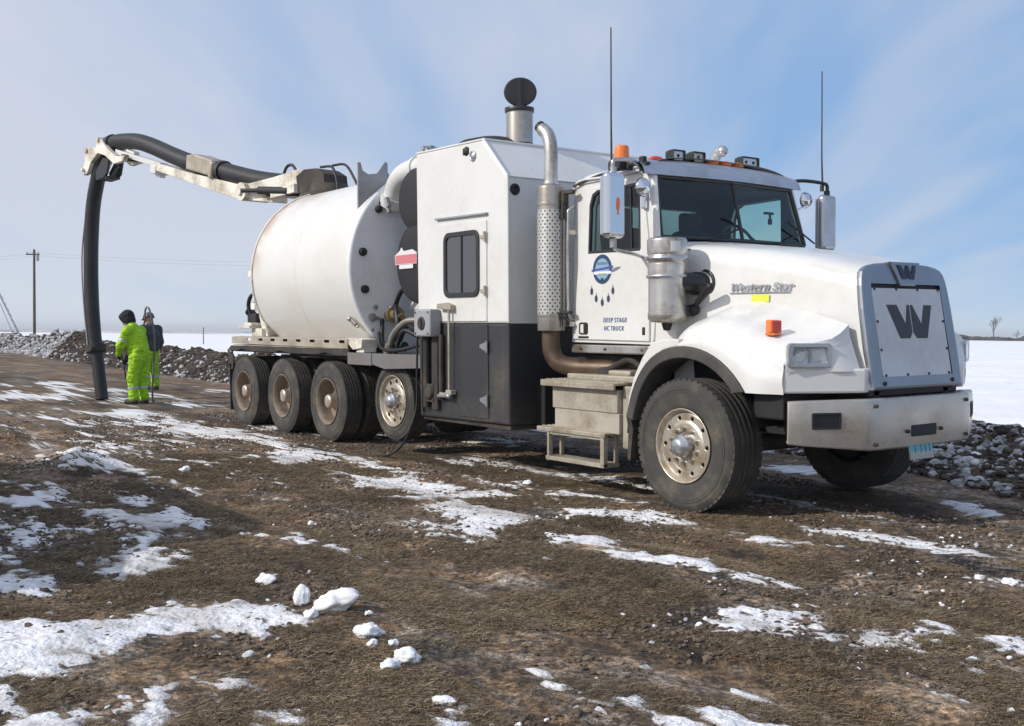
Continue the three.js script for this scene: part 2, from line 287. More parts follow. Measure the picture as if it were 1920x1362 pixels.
function snowMask(x, z) {
  let m = -0.4;
  for (let k = 0; k < PATCH.length; k++) { const b = PB[k]; if (x < b[0] - 0.4 || x > b[1] + 0.4 || z < b[2] - 0.4 || z > b[3] + 0.4) continue; m = Math.max(m, inside(PATCH[k], x, z)); }
  const lane = sstep(-0.6, 0.4, z) * sstep(9, 6.5, z);
  const thin = fbm(x * 0.55 + 7, z * 2.1, 4, 131) - 0.635 - 0.10 * (1 - lane) + (x < -8 ? 0.05 : 0) - 0.10 * sstep(-2.5, 0.5, x);       // long thin remnants left by the blade
  m = Math.max(m, thin * 1.1);
  const rag = x < -4 ? 1.15 : x < -1 ? 0.9 : 0.68;
  return m + rag * (0.34 * (fbm(x * 2.6, z * 5.6, 4, 137) - 0.5) + 0.50 * (fbm(x * 8.5, z * 17, 4, 139) - 0.5) + 0.20 * (vnoise(x * 30, z * 40, 140) - 0.5)) - 0.004;
}
const snowTop = (x, z, m) => groundH(x, z) + 0.015 * Math.tanh(m / 0.09) + (m > 0 ? 0.016 * (fbm(x * 9, z * 12, 4, 141) - 0.42) * Math.min(1, m / 0.06) : 0) - 0.004;

function lines(a, b, step, lo, hi, grow) { const out = []; let s = step, v = a; const L = []; while (v > lo) { s *= grow; v -= s; L.push(Math.max(v, lo)); } for (let i = L.length - 1; i >= 0; i--) out.push(L[i]); for (v = a; v < b; v += step) out.push(v); s = step; v = b; out.push(v); while (v < hi) { s *= grow; v += s; out.push(Math.min(v, hi)); } return out; }
function sheet(xs, zs, height, keep, color, uvs = 1) {
  const id = new Map(), pos = [], uv = [], idx = [], col = [], nx = xs.length, H = new Float32Array(nx * zs.length), K = new Uint8Array(nx * zs.length);
  for (let j = 0; j < zs.length; j++) for (let i = 0; i < nx; i++) { H[j * nx + i] = height(xs[i], zs[j]); K[j * nx + i] = keep ? (keep(xs[i], zs[j], H[j * nx + i]) ? 1 : 0) : 1; }
  const vert = (i, j) => { const k = j * nx + i; let v = id.get(k); if (v === undefined) { v = pos.length / 3; id.set(k, v); pos.push(xs[i], H[k], zs[j]); uv.push(xs[i] * uvs, zs[j] * uvs); if (color) col.push(...color(xs[i], zs[j], H[k])); } return v; };
  for (let j = 0; j + 1 < zs.length; j++) for (let i = 0; i + 1 < nx; i++) {
    if (!(K[j * nx + i] | K[j * nx + i + 1] | K[(j + 1) * nx + i] | K[(j + 1) * nx + i + 1])) continue;
    const a = vert(i, j), b = vert(i + 1, j), c = vert(i, j + 1), d = vert(i + 1, j + 1); idx.push(a, c, b, b, c, d);
  }
  const g = new THREE.BufferGeometry(); g.setAttribute('position', new THREE.Float32BufferAttribute(pos, 3)); g.setAttribute('uv', new THREE.Float32BufferAttribute(uv, 2)); if (color) g.setAttribute('color', new THREE.Float32BufferAttribute(col, 3)); g.setIndex(idx); g.computeVertexNormals(); return g;
}
function place(name, g, mat, kind, label) { const m = new THREE.Mesh(g, mat); m.name = numbered(name); m.receiveShadow = m.castShadow = true; if (kind) m.userData.kind = kind; if (label) m.userData.label = label; scene.add(m); return m; }

// matted winter grass trodden into mud: drawn strand by strand, 2.6 m to the repeat
const GR = 2.6, strands = [];
for (let i = 0; i < 90000; i++) { const clump = rnd(); strands.push([rnd(), rnd(), rr(-0.9, 0.9) + (clump < 0.35 ? 1.3 : 0), rr(0.003, 0.013), rnd(), rnd()]); }
function drawGround(tone) {
  return canvasTex(2048, 2048, (c, w) => {
    const img = c.createImageData(w, w), d = img.data;
    for (let j = 0; j < w; j++) for (let i = 0; i < w; i++) {
      const u = i / w, v = j / w, a = fbm(u * 12, v * 12, 4, 201, 12), b = fbm(u * 64, v * 64, 3, 203, 64), s = fbm(u * 5, v * 5, 3, 207, 5), o = (j * w + i) * 4;
      const gr = fbm(u * 150, v * 150, 2, 209, 150), k = tone ? clamp(0.25 + 0.5 * a + 0.6 * (b - 0.5) + 0.5 * (gr - 0.5)) : clamp(0.45 + 0.8 * (a - 0.5) + 1.3 * (b - 0.5) + 1.0 * (gr - 0.5));
      const col = tone ? [k * 255, k * 255, k * 255] : [lerp(46, 168, k) + 12 * (s - 0.5), lerp(39, 142, k), lerp(31, 112, k) - 8 * (s - 0.5)];
      d[o] = col[0]; d[o + 1] = col[1]; d[o + 2] = col[2]; d[o + 3] = 255;
    }
    c.putImageData(img, 0, 0); c.lineCap = 'round';
    for (const [x, y, a, l, t, q] of strands) {
      const g = fbm(x * 7, y * 7, 3, 211, 7); if (q > 0.25 + 1.0 * g) continue;
      const dark = t < 0.45, k = rr(0.75, 1.2);
      const col = dark ? [50 * k, 41 * k, 32 * k] : t < 0.82 ? [160 * k, 134 * k, 100 * k] : [200 * k, 174 * k, 136 * k];
      c.strokeStyle = tone ? (dark ? 'rgba(40,40,40,0.55)' : 'rgba(215,215,215,0.6)') : 'rgba(' + col.map((v) => v | 0).join(',') + ',0.62)';
      c.lineWidth = 0.9 + 1.2 * q;
      for (const ox of [0, -1, 1]) for (const oy of [0, -1, 1]) {
        const X = (x + ox) * w, Y = (y + oy) * w, dx = Math.cos(a) * l * w, dy = Math.sin(a) * l * w;
        if (X + dx < -60 || X > w + 60 || Y + dy < -60 || Y > w + 60) continue;
        c.beginPath(); c.moveTo(X, Y); c.quadraticCurveTo(X + dx * 0.5 - dy * 0.3 * (q - 0.4), Y + dy * 0.5 + dx * 0.3 * (q - 0.4), X + dx, Y + dy); c.stroke();
      }
    }
  }, !tone);
}
const grassMap = drawGround(false), grassBump = drawGround(true);
for (const t of [grassMap, grassBump]) { t.wrapS = t.wrapT = THREE.RepeatWrapping; t.repeat.set(1 / GR, 1 / GR); }
const groundMat = std({ name: 'matted_grass_and_mud', map: grassMap, bumpMap: grassBump, bumpScale: 0.010, roughness: 0.95, vertexColors: true });
function groundTint(x, z) {
  const a = fbm(x * 0.7, z * 1.6, 4, 221), b = fbm(x * 2.4 + 9, z * 5.2, 4, 223), c = fbm(x * 0.23, z * 0.5, 3, 227), m = snowMask(x, z);
  const lane = 0.16 * Math.exp(-(((z - 1.0) / 0.55) ** 2)) + 0.12 * Math.exp(-(((z - 3.1) / 0.5) ** 2));
  let k = 0.90 - lane + 1.7 * (a - 0.5) + 1.1 * (b - 0.5) + 0.9 * (fbm(x * 7, z * 12, 3, 225) - 0.5), t = [k * 0.97, k * 0.88, k * 0.77];
  const icy = clamp((fbm(x * 0.8 + 31, z * 2.9, 5, 229) - 0.49) * 4.2) * clamp((fbm(x * 9, z * 17, 4, 228) - 0.36) * 3.4) + 0.45 * sstep(-0.14, 0.0, m) * fbm(x * 5, z * 9, 3, 230) * 1.6;     // greyish rime ground into the dirt
  t = t.map((v, i) => lerp(v, [1.95, 2.45, 3.5][i] * (0.7 + 0.6 * b), clamp(icy) * 0.68));
  const wet = clamp((fbm(x * 1.1 + 3, z * 2.2 + 5, 5, 233) - 0.52) * 4.5) * 0.52; t = t.map((v) => v * (1 - wet));
  if (c > 0.55) t = t.map((v, i) => v * lerp(1, [1.06, 0.98, 0.86][i], (c - 0.55) * 4));
  return t;
}
const gx = lines(-2.6, 4.3, 0.024, -3000, 1200, 1.055), gz = lines(1.0, 6.9, 0.024, -3000, 300, 1.055);
place('ground', sheet(gx, gz, groundH, null, groundTint), groundMat, 'structure', 'brown matted grass and mud of the work lane');

const snowDetail = dataTex(512, (u, v) => { const a = fbm(u * 6, v * 6, 5, 241, 6), g = vnoise(u * 180, v * 180, 243, 180), s = fbm(u * 30, v * 30, 3, 247, 30); let k = 0.93 + 0.10 * (a - 0.5) + 0.06 * (g - 0.5), dirt = clamp((s - 0.60) * 3.2) * clamp((a - 0.42) * 3) * 0.55 + (g > 0.965 ? 0.35 : 0); return [lerp(k, 0.50, dirt), lerp(k, 0.43, dirt), lerp(k * 1.005, 0.35, dirt)]; }, true, 0.8);
const snowBump = dataTex(512, (u, v) => { const f = 0.6 * fbm(u * 10, v * 10, 5, 251, 10) + 0.4 * fbm(u * 60, v * 60, 3, 253, 60); return [f, f, f]; }, false, 0.8);
const snowMat = std({ name: 'old_snow', map: snowDetail, bumpMap: snowBump, bumpScale: 0.03, roughness: 0.85, vertexColors: true });
{
  const sx = gx.filter((v) => v > -26 && v < 5.2), sz = gz.filter((v) => v > -3 && v < 9), memo = new Map();
  const ms = (x, z) => { const k = x * 7919.13 + z * 104729.7; let v = memo.get(k); if (v === undefined) { v = snowMask(x, z); memo.set(k, v); } return v; };
  const g = sheet(sx, sz, (x, z) => snowTop(x, z, ms(x, z)), (x, z) => ms(x, z) > -0.035, (x, z) => { const m = ms(x, z), t = clamp(sstep(0.07, -0.01, m) * (0.55 + 0.6 * fbm(x * 20, z * 30, 2, 259)) + 0.60 * clamp((fbm(x * 2.2, z * 4.6, 4, 257) - 0.47) * 3) + 0.5 * clamp((fbm(x * 13, z * 21, 3, 258) - 0.55) * 4)); return [lerp(0.92, 0.36, t), lerp(0.92, 0.32, t), lerp(0.925, 0.275, t)]; });
  place('snow_patches', g, snowMat, 'stuff', 'thin crusted snow left in patches on the brown grass');
}
// snow-covered prairie beyond the bank of spoil, out to the horizon
const fieldMat = std({ name: 'prairie_snow', map: snowDetail.clone(), bumpMap: snowBump, bumpScale: 0.02, roughness: 0.9 }); fieldMat.map.repeat.set(0.11, 0.11); fieldMat.map.needsUpdate = true;
{
  const fx = lines(-60, 30, 0.6, -3000, 1200, 1.06), fz = lines(-14, -3, 0.25, -3000, 300, 1.06);
  const edge = (x, z) => Math.max(ridgeZ(clamp(x, -130, 40)) - 0.35 - z, z - 17, x - 24, -135 - x + 0.12 * Math.abs(z + 4));
  const fh = (x, z) => { const e = edge(x, z), d = Math.hypot(x, z); return lerp(-0.25, 0.14, sstep(-0.4, 1.0, e)) + (e > 0 ? 0.30 * (fbm(x * 0.11, z * 0.2, 4, 261) - 0.5) * Math.exp(-d / 180) + 0.06 * (fbm(x * 0.7, z * 1.5, 3, 263) - 0.5) * Math.exp(-d / 60) - 0.14 * sstep(60, 500, d) : 0); };
  place('snow_field', sheet(fx, fz, fh, (x, z, h) => edge(x, z) > -0.6, null), fieldMat, 'structure', 'open snow field reaching to the horizon');
}
// ------------------------------------------------------------------ bank of spoil: earth and frozen lumps
function lumpGeo(k, rough = 0.35, det = 2) {
  const g = mergeVertices(new THREE.IcosahedronGeometry(1, det).deleteAttribute('normal').deleteAttribute('uv')), p = g.attributes.position, v = V();
  for (let i = 0; i < p.count; i++) { v.fromBufferAttribute(p, i); const n = 0.6 * fbm(v.x * 1.3 + k * 9, v.y * 1.3 + v.z * 1.7 + k, 3, 300 + k) + 0.4 * fbm(v.z * 1.9 - k * 5, v.y * 2.1 + v.x * 0.6, 2, 340 + k), f = 1 + (det > 3 ? 0.46 * (fbm(v.x * 4 + k, v.y * 4 + v.z * 3.1, 4, 350 + k) - 0.5) + 0.20 * (fbm(v.x * 13 + v.y * 7, v.z * 13 - v.y * 9, 3, 360 + k) - 0.5) : 0) + rough * 2.4 * (n - 0.5) + (det < 3 ? 0.5 : 0.0) * rough * (hash(i, k, 5) - 0.5); v.multiplyScalar(f); v.y *= 0.78; p.setXYZ(i, v.x, v.y, v.z); }
  const f = g.toNonIndexed(); f.computeVertexNormals(); boxUV(f); const s = det > 2 ? (() => { g.computeVertexNormals(); const q = g.toNonIndexed(); boxUV(q); return q; })() : f; return s;
}
const clodGeos = [1, 2, 3, 4].map((k) => lumpGeo(k, 0.55, 1)), snowGeos = [5, 6, 7, 8].map((k) => lumpGeo(k, 0.6, 1));
const soilMat = std({ name: 'turned_soil', map: dataTex(256, (u, v) => { const a = fbm(u * 8, v * 8, 5, 271, 8), k = 0.6 + 0.8 * (a - 0.5); return [0.36 * k + 0.06, 0.30 * k + 0.05, 0.245 * k + 0.045]; }, true, 1.2), bumpMap: grainBump, bumpScale: 0.02, roughness: 0.95 });
const clodMat = std({ name: 'frozen_clod', map: dataTex(256, (u, v) => { const a = fbm(u * 10, v * 10, 4, 281, 10), k = 0.85 + 0.7 * (a - 0.5); return [k, k, k]; }, true, 3), roughness: 0.95 });
const lumpSnowMat = std({ name: 'lump_snow', map: dataTex(256, (u, v) => { const a = fbm(u * 9, v * 9, 4, 291, 9), s = fbm(u * 24, v * 24, 3, 293, 24), k = 0.92 + 0.2 * (a - 0.5), d = clamp((s - 0.58) * 3.5) * 0.6; return [lerp(k, 0.42, d), lerp(k, 0.36, d), lerp(k, 0.30, d)]; }, true, 3), roughness: 0.85 });
const berm = place('spoil_bank', sheet(lines(-30, 6, 0.09, -130, 40, 1.02), lines(-8, -1.4, 0.09, -10, -1.2, 1.1), bermH, (x, z, h) => h > -0.2), soilMat, null, 'long low bank of dug soil and frozen snow lumps behind the truck');
berm.userData.category = 'spoil bank';
{
  const dummy = new THREE.Object3D(), sets = [...clodGeos.map((g) => [g, clodMat, []]), ...snowGeos.map((g) => [g, lumpSnowMat, []])];
  const put = (x, z, big) => {
    const y = bermH(x, z); if (y < -0.05) return;
    const snowy = rnd() < (x < -50 ? 0.75 : x > -6 ? 0.42 : 0.09) + (z > ridgeZ(x) + 0.9 ? 0.10 : 0), s = Math.min(big ? 0.10 : 0.06, (big ? 0.032 : 0.012) * Math.exp(rr(0, 1.5)));
    const q = sets[(snowy ? 4 : 0) + Math.floor(rnd() * 4)][2], k = snowy ? rr(0.3, 0.8) : rr(0.35, 1.1);
    q.push([x, y + s * 0.15, z, s * rr(0.8, 1.4), s * rr(0.7, 1.1), s * rr(0.8, 1.4), rr(0, 6.3), rr(-0.5, 0.5), snowy ? [0.86 * k, 0.87 * k, 0.9 * k] : [0.105 * k, 0.078 * k, 0.056 * k]]);
  };
  for (let i = 0; i < 34000; i++) { const x = -26 + 32 * rnd(); put(x, ridgeZ(x) + rr(-1.0, 1.15) * ridgeW(x), false); }
  for (let i = 0; i < 16000; i++) { const x = -26 - 75 * Math.pow(rnd(), 1.6); put(x, ridgeZ(x) + rr(-0.9, 1.2) * ridgeW(x), true); }
  sets.forEach(([g, m, q], k) => {
    const im = new THREE.InstancedMesh(g, m, q.length); im.name = k < 4 ? 'frozen_clods' : 'snow_lumps'; im.userData.kind = 'stuff'; im.castShadow = im.receiveShadow = true;
    q.forEach(([x, y, z, sx, sy, sz, a, b, c], i) => { dummy.position.set(x, y, z); dummy.rotation.set(b, a, b * 0.7); dummy.scale.set(sx, sy, sz); dummy.updateMatrix(); im.setMatrixAt(i, dummy.matrix); im.setColorAt(i, new THREE.Color(...c)); }); berm.add(im);
  });
  // the larger lumps at the near end of the bank, one by one
  for (let i = 0; i < 110; i++) {
    const x = rr(-2.6, 2.6), z = ridgeZ(x) + rr(-0.7, 1.25) * ridgeW(x), y = bermH(x, z); if (y < 0.0) continue;
    const snowy = rnd() < 0.5, s = rr(0.02, 0.058), m = new THREE.Mesh((snowy ? snowGeos : clodGeos)[Math.floor(rnd() * 4)], snowy ? lumpSnowMat : soilMat);
    m.name = snowy ? 'snow_lump' : 'soil_clod'; m.position.set(x, y + s * 0.25, z); m.rotation.set(rr(-0.5, 0.5), rr(0, 6.3), rr(-0.4, 0.4)); m.scale.set(s * rr(0.8, 1.4), s * rr(0.7, 1), s * rr(0.8, 1.4)); m.castShadow = m.receiveShadow = true; berm.add(m);
  }
}
// ------------------------------------------------------------------ grass straw, crumbs, lumps of snow on the lane
{
  const straw = (k) => {
    const pos = [], idx = []; 
    for (let i = 0; i < 16; i++) {
      const a = hash(i, k, 1) * 6.283, x0 = (hash(i, k, 2) - 0.5) * 0.13, z0 = (hash(i, k, 3) - 0.5) * 0.13, L = 0.012 + 0.042 * hash(i, k, 4), up = 0.15 + 0.65 * hash(i, k, 5) ** 2, w = 0.0010 + 0.0012 * hash(i, k, 6), bend = (hash(i, k, 7) - 0.5) * 1.2;
      for (let s = 0; s <= 2; s++) { const t = s / 2, an = a + bend * t, x = x0 + Math.cos(an) * L * t, z = z0 + Math.sin(an) * L * t, y = 0.002 + L * up * (t - 0.55 * t * t), ww = w * (1 - 0.75 * t), n = pos.length / 3; pos.push(x - Math.sin(an) * ww, y, z + Math.cos(an) * ww, x + Math.sin(an) * ww, y + 0.0008, z - Math.cos(an) * ww); if (s) idx.push(n - 2, n, n - 1, n - 1, n, n + 1); }
    }
    const g = new THREE.BufferGeometry(); g.setAttribute('position', new THREE.Float32BufferAttribute(pos, 3)); g.setIndex(idx); g.computeVertexNormals(); return g;
  };
  const strawMat = std({ name: 'dry_straw', color: 0xffffff, roughness: 0.9, side: THREE.DoubleSide }), dummy = new THREE.Object3D();
  const q = [[], [], []];
  for (let i = 0; i < 240000; i++) {
    const t = Math.pow(rnd(), 1.4), x = lerp(4.6, -7, t) + rr(-0.8, 0.8), z = rr(0.9, 7.2);
    if (Math.hypot(x - 6.26, z - 7.52) > 13 || fbm(x * 1.6, z * 2.4, 3, 311) < 0.42 + 0.16 * rnd()) continue;
    const m = snowMask(x, z); if (m > 0.003 + 0.05 * rnd() * rnd()) continue;
    q[i % 3].push([x, groundH(x, z) + rr(-0.002, 0.006), z]);
  }
  q.forEach((list, k) => {
    const im = new THREE.InstancedMesh(straw(k + 1), strawMat, list.length); im.name = numbered('dry_grass'); im.userData = { kind: 'stuff', label: 'short dry straw lying matted on the mud' }; im.castShadow = im.receiveShadow = true;
    list.forEach(([x, y, z], i) => { dummy.position.set(x, y, z); dummy.rotation.set(0, rr(0, 6.3), 0); const s = rr(0.42, 0.95); dummy.scale.set(s, s * rr(0.7, 1.3), s); dummy.updateMatrix(); im.setMatrixAt(i, dummy.matrix); const c = rnd(), b = rr(0.65, 1.25) * (0.55 + 0.9 * fbm(x * 0.9, z * 1.7, 3, 313)); im.setColorAt(i, c < 0.5 ? new THREE.Color(0.19 * b, 0.135 * b, 0.077 * b) : c < 0.8 ? new THREE.Color(0.075 * b, 0.055 * b, 0.036 * b) : new THREE.Color(0.33 * b, 0.255 * b, 0.16 * b)); });
    scene.add(im);
  });
  // crumbs of soil and snow
  const crumbs = [[clodGeos[0], clodMat, []], [snowGeos[0], lumpSnowMat, []]];
  for (let i = 0; i < 70000; i++) { const x = lerp(4.6, -12, rnd() ** 1.5), z = rr(-1.2, 7.2), n = fbm(x * 1.2, z * 1.8, 3, 317); if (n < 0.42 + 0.1 * rnd()) continue; const sn = rnd() < 0.035, s = rr(0.0035, 0.012) * (rnd() < 0.05 ? 1.8 : 1); crumbs[sn ? 1 : 0][2].push([x, groundH(x, z) + s * 0.4, z, s, sn]); }
  crumbs.forEach(([g, m, list], k) => { const im = new THREE.InstancedMesh(g, m, list.length); im.name = k ? 'snow_crumbs' : 'soil_crumbs'; im.userData = { kind: 'stuff', label: k ? 'small crumbs of snow scattered on the brown lane' : 'small crumbs of soil scattered on the lane' }; im.castShadow = im.receiveShadow = true; list.forEach(([x, y, z, s], i) => { dummy.position.set(x, y, z); dummy.rotation.set(rr(-0.6, 0.6), rr(0, 6.3), 0); dummy.scale.set(s * rr(0.8, 1.5), s, s * rr(0.8, 1.5)); dummy.updateMatrix(); im.setMatrixAt(i, dummy.matrix); const b = rr(0.55, 1.5); im.setColorAt(i, k ? new THREE.Color(0.85 * b, 0.85 * b, 0.86 * b) : new THREE.Color(0.16 * b, 0.122 * b, 0.088 * b)); }); scene.add(im); });
}
// loose chunks of snow, each by itself
{
  const chunkMat = std({ name: 'chunk_snow', map: dataTex(256, (u, v) => { const a = fbm(u * 7, v * 7, 4, 321, 7), k = 0.94 + 0.10 * (a - 0.5), d = clamp((fbm(u * 20, v * 20, 3, 323, 20) - 0.58) * 3) * 0.7; return [lerp(k, 0.5, d), lerp(k, 0.44, d), lerp(k, 0.38, d)]; }, true, 4), roughness: 0.8 });
  const chunk = (label, x, z, sx, sy, sz, ry, k, rz = 0) => {
    const g = lumpGeo(20 + k, 0.62, 5); g.scale(sx, sy, sz); const m = new THREE.Mesh(g, chunkMat); m.name = numbered('snow_chunk'); m.position.set(x, groundH(x, z) + sy * 0.5, z); m.rotation.set(0, ry, rz); m.castShadow = m.receiveShadow = true; m.userData = { label, category: 'snow chunk', group: 'loose chunks of snow on the grass' }; scene.add(m);
  };
  chunk('largest white snow chunk, oblong and tilted up at one end, on the brown grass', 1.40, 5.07, 0.102, 0.072, 0.064, 0.95, 1, 0.28);
  chunk('rounded snow chunk farthest from the camera of the cluster by the dark churned soil', 0.52, 5.07, 0.052, 0.05, 0.05, 0.4, 2);
  chunk('upright jagged snow chunk just left of the largest chunk', 1.20, 5.16, 0.036, 0.065, 0.034, 1.2, 3);
  chunk('small snow chunk touching the lower left foot of the largest chunk', 1.44, 5.23, 0.042, 0.032, 0.036, 0.2, 4);
  chunk('flat rounded snow chunk alone, nearer than the largest one', 1.90, 5.15, 0.075, 0.05, 0.06, 0.8, 5);
  chunk('small snow pebble just above the flat rounded chunk', 1.56, 4.97, 0.018, 0.016, 0.018, 0.1, 6);
  chunk('small snow chunk between the flat rounded chunk and the nearest pair', 2.04, 5.21, 0.026, 0.026, 0.026, 0.9, 7);
  chunk('left chunk of the nearest pair of touching snow chunks', 2.31, 5.28, 0.045, 0.034, 0.04, 1.5, 8);
  chunk('larger right chunk of the nearest pair of touching snow chunks', 2.29, 5.18, 0.06, 0.045, 0.045, 0.5, 9);
  chunk('snow pebble just behind the nearest pair of touching snow chunks', 2.11, 5.14, 0.022, 0.022, 0.022, 0.5, 10);
  chunk('lone small snow chunk on brown grass between rear wheels and the shaded snow', -4.38, 3.84, 0.055, 0.04, 0.05, 0.3, 11);
  chunk('tiny lone snow chunk on bare grass in the middle of the lane', -1.21, 3.97, 0.022, 0.022, 0.022, 0.7, 12);
  chunk('small snow chunk on the mud close below the truck steps', -1.87, 1.40, 0.045, 0.03, 0.04, 0.6, 13);
  chunk('small flat snow chunk on the grass at the bottom edge of the view', 2.75, 5.28, 0.045, 0.018, 0.035, 0.6, 14);
  chunk('snow chunk on the thin patch at the far right of the lane', 2.95, 1.50, 0.045, 0.03, 0.04, 0.4, 15);
  chunk('smaller snow chunk beside another on the thin patch at the far right', 2.80, 1.57, 0.028, 0.022, 0.026, 1.4, 16);
}
// ------------------------------------------------------------------ far things
{
  const wood = std({ name: 'weathered_pole', map: filmTex([0.33, 0.29, 0.25], [0.20, 0.17, 0.14], 0.8, 0.4, 30), roughness: 0.9 }), pin = std({ name: 'insulator', color: new THREE.Color(0.25, 0.25, 0.26), roughness: 0.4 });
  // utility pole, about 120 m out
  const px = -122.3, pz = -19.8, pole = thing('utility_pole', 'wooden utility pole with short crossarm on the snow left of the hose', 'utility pole', [px, 0, pz]);
  part('pole', cyl([0, -0.3, 0], [0, 10.3, 0], 0.17, 0.12, 14), wood, pole);
  const arm = part('crossarm', bx(1.5, 0.14, 0.12, -0.25, 9.75, 0.1, 0.01, 0.96), wood, pole);
  for (const t of [-0.62, 0.05, 0.6]) part('insulator', cyl([-0.25 + t * 0.57, 9.82, 0.1 - t * 0.82], [-0.25 + t * 0.57, 10.05, 0.1 - t * 0.82], 0.06, 0.04, 10), pin, arm);
  part('transformer', [cyl([0.28, 9.0, -0.3], [0.28, 9.7, -0.3], 0.16, 0.16, 14)], pin, pole);
  const line = thing('power_line', 'thin sagging power wires running from the utility pole', 'power line', [px, 0, pz]);
  for (const [o, h] of [[-0.4, 10.0], [0.35, 9.6]]) {
    const pts = [], q = []; for (let k = 0; k <= 14; k++) { const t = k / 14; pts.push([o + t * 62, h - 4 * 0.9 * t * (1 - t) - 2.0 * t, -t * 30]); q.push([o - t * 40, h + 2.5 * t - 4 * 0.8 * t * (1 - t), t * 3]); }
    part('wire', [tube(pts, 0.012, 40, 5), tube(q, 0.012, 40, 5)], pin, line);
  }
  const stake = (x, z, h, label) => { const t = thing('marker_stake', label, 'marker stake', [x, 0.0, z], 'marker stakes in the snow'); part('stake', cyl([0, -0.2, 0], [0, h, 0], 0.05, 0.04, 8), wood, t); part('flag', bx(0.16, 0.14, 0.03, 0.06, h - 0.12, 0, 0.005), pin, t); };
  stake(-91.6, -28.0, 1.75, 'thin marker stake in the snow field just left of the rear wheels');
  stake(-110.1, -19.5, 1.5, 'short marker stake in the snow between utility pole and hose');
  // leaning lattice mast at the left edge
  const mast = thing('lattice_mast', 'faint leaning lattice mast at the left edge of the snow field', 'mast', [-135.9, 0, -18.3]);
  { const g = []; for (const [a, b] of [[-0.4, -0.3], [0.4, -0.3], [0, 0.4]]) g.push(cyl([a + 1.4, 0, b - 2.4], [a * 0.5, 6.2, b * 0.5], 0.045, 0.04, 6)); for (let k = 0; k < 8; k++) { const y0 = k * 0.77, y1 = y0 + 0.77, f0 = 1 - y0 / 6.2, f1 = 1 - y1 / 6.2; g.push(cyl([-0.4 + 1.4 * f0, y0, -0.3 - 2.4 * f0], [0.4 + 1.4 * f1, y1, -0.3 - 2.4 * f1], 0.03, 0.03, 5)); } part('lattice', g, pin, mast); part('base', bx(3.2, 0.9, 1.8, 0.6, 0.4, -1.6, 0.05), wood, mast); }
  // shelter belt and two trees on the right-hand horizon
  const twig = std({ name: 'bare_twigs', color: new THREE.Color(0.07, 0.058, 0.05), roughness: 0.95 });
  const dir = (az) => [Math.sin(az), -Math.cos(az)], at = (az, d) => { const [a, b] = dir(az); return [6.26 + a * d, 7.52 + b * d]; };
  const bareTree = (label, az, d, h, wide, seedK) => {
    seed = seedK; const [x, z] = at(az, d), t = thing('bare_tree', label, 'tree', [x, -0.2, z]), trunk = [], crown = [];
    trunk.push(cyl([0, 0, 0], [0.1, h * 0.45, 0], h * 0.022, h * 0.014, 8));
    const grow = (p, dv, L, r, n) => { const e = [p[0] + dv[0] * L, p[1] + dv[1] * L, p[2] + dv[2] * L]; crown.push(cyl(p, e, r, r * 0.6, 5)); if (n > 0) for (let k = 0; k < 3; k++) { const nd = V(dv[0] + rr(-wide, wide), dv[1] + rr(-0.1, 0.35), dv[2] + rr(-wide, wide)).normalize(); grow(e, [nd.x, nd.y, nd.z], L * rr(0.6, 0.85), r * 0.6, n - 1); } };
    for (let k = 0; k < 4; k++) { const nd = V(rr(-wide, wide), 1, rr(-wide, wide)).normalize(); grow([0.05, h * rr(0.25, 0.45), 0], [nd.x, nd.y, nd.z], h * 0.2, h * 0.013, 4); }
    part('trunk', trunk, twig, t); part('crown', crown, twig, t);
  };
  bareTree('tall bare tree with upswept branches on the far horizon right of the truck', -0.520, 500, 10.3, 0.42, 501);
  bareTree('small round-topped bare tree at the far right of the horizon', -0.502, 500, 4.6, 0.95, 502);
  seed = 77;
  const belt = []; for (let i = 0; i < 420; i++) { const az = rr(-0.60, -0.47), [x, z] = at(az, rr(505, 560)), tall = 0.8 + 1.9 * Math.pow(fbm(az * 90, 2.2, 3, 331), 1.5) * rr(0.5, 1.4); const g = lumpGeo(40 + (i % 5), 0.6, 1); g.scale(rr(1.2, 3.5), tall, rr(1.5, 3)); g.translate(x, tall * 0.35 - 0.1, z); belt.push(g); }
  const bm = place('shelter_belt', merged(belt), std({ name: 'belt_brush', color: new THREE.Color(0.055, 0.055, 0.055), roughness: 1 }), 'stuff', 'low dark line of brush on the right-hand horizon');
}
// ------------------------------------------------------------------ the vacuum truck (x forward, near side +z)
const truck = thing('vacuum_truck', 'white vacuum truck with rear tank, raised boom and long bonnet on the muddy lane', 'truck', [0, 0.0175, 0]);
truck.rotation.x = 0.014;
const font = await new FontLoader().loadAsync('fonts/droid/droid_sans_bold.typeface.json'), fontItalic = await new FontLoader().loadAsync('fonts/droid/droid_serif_bold.typeface.json');

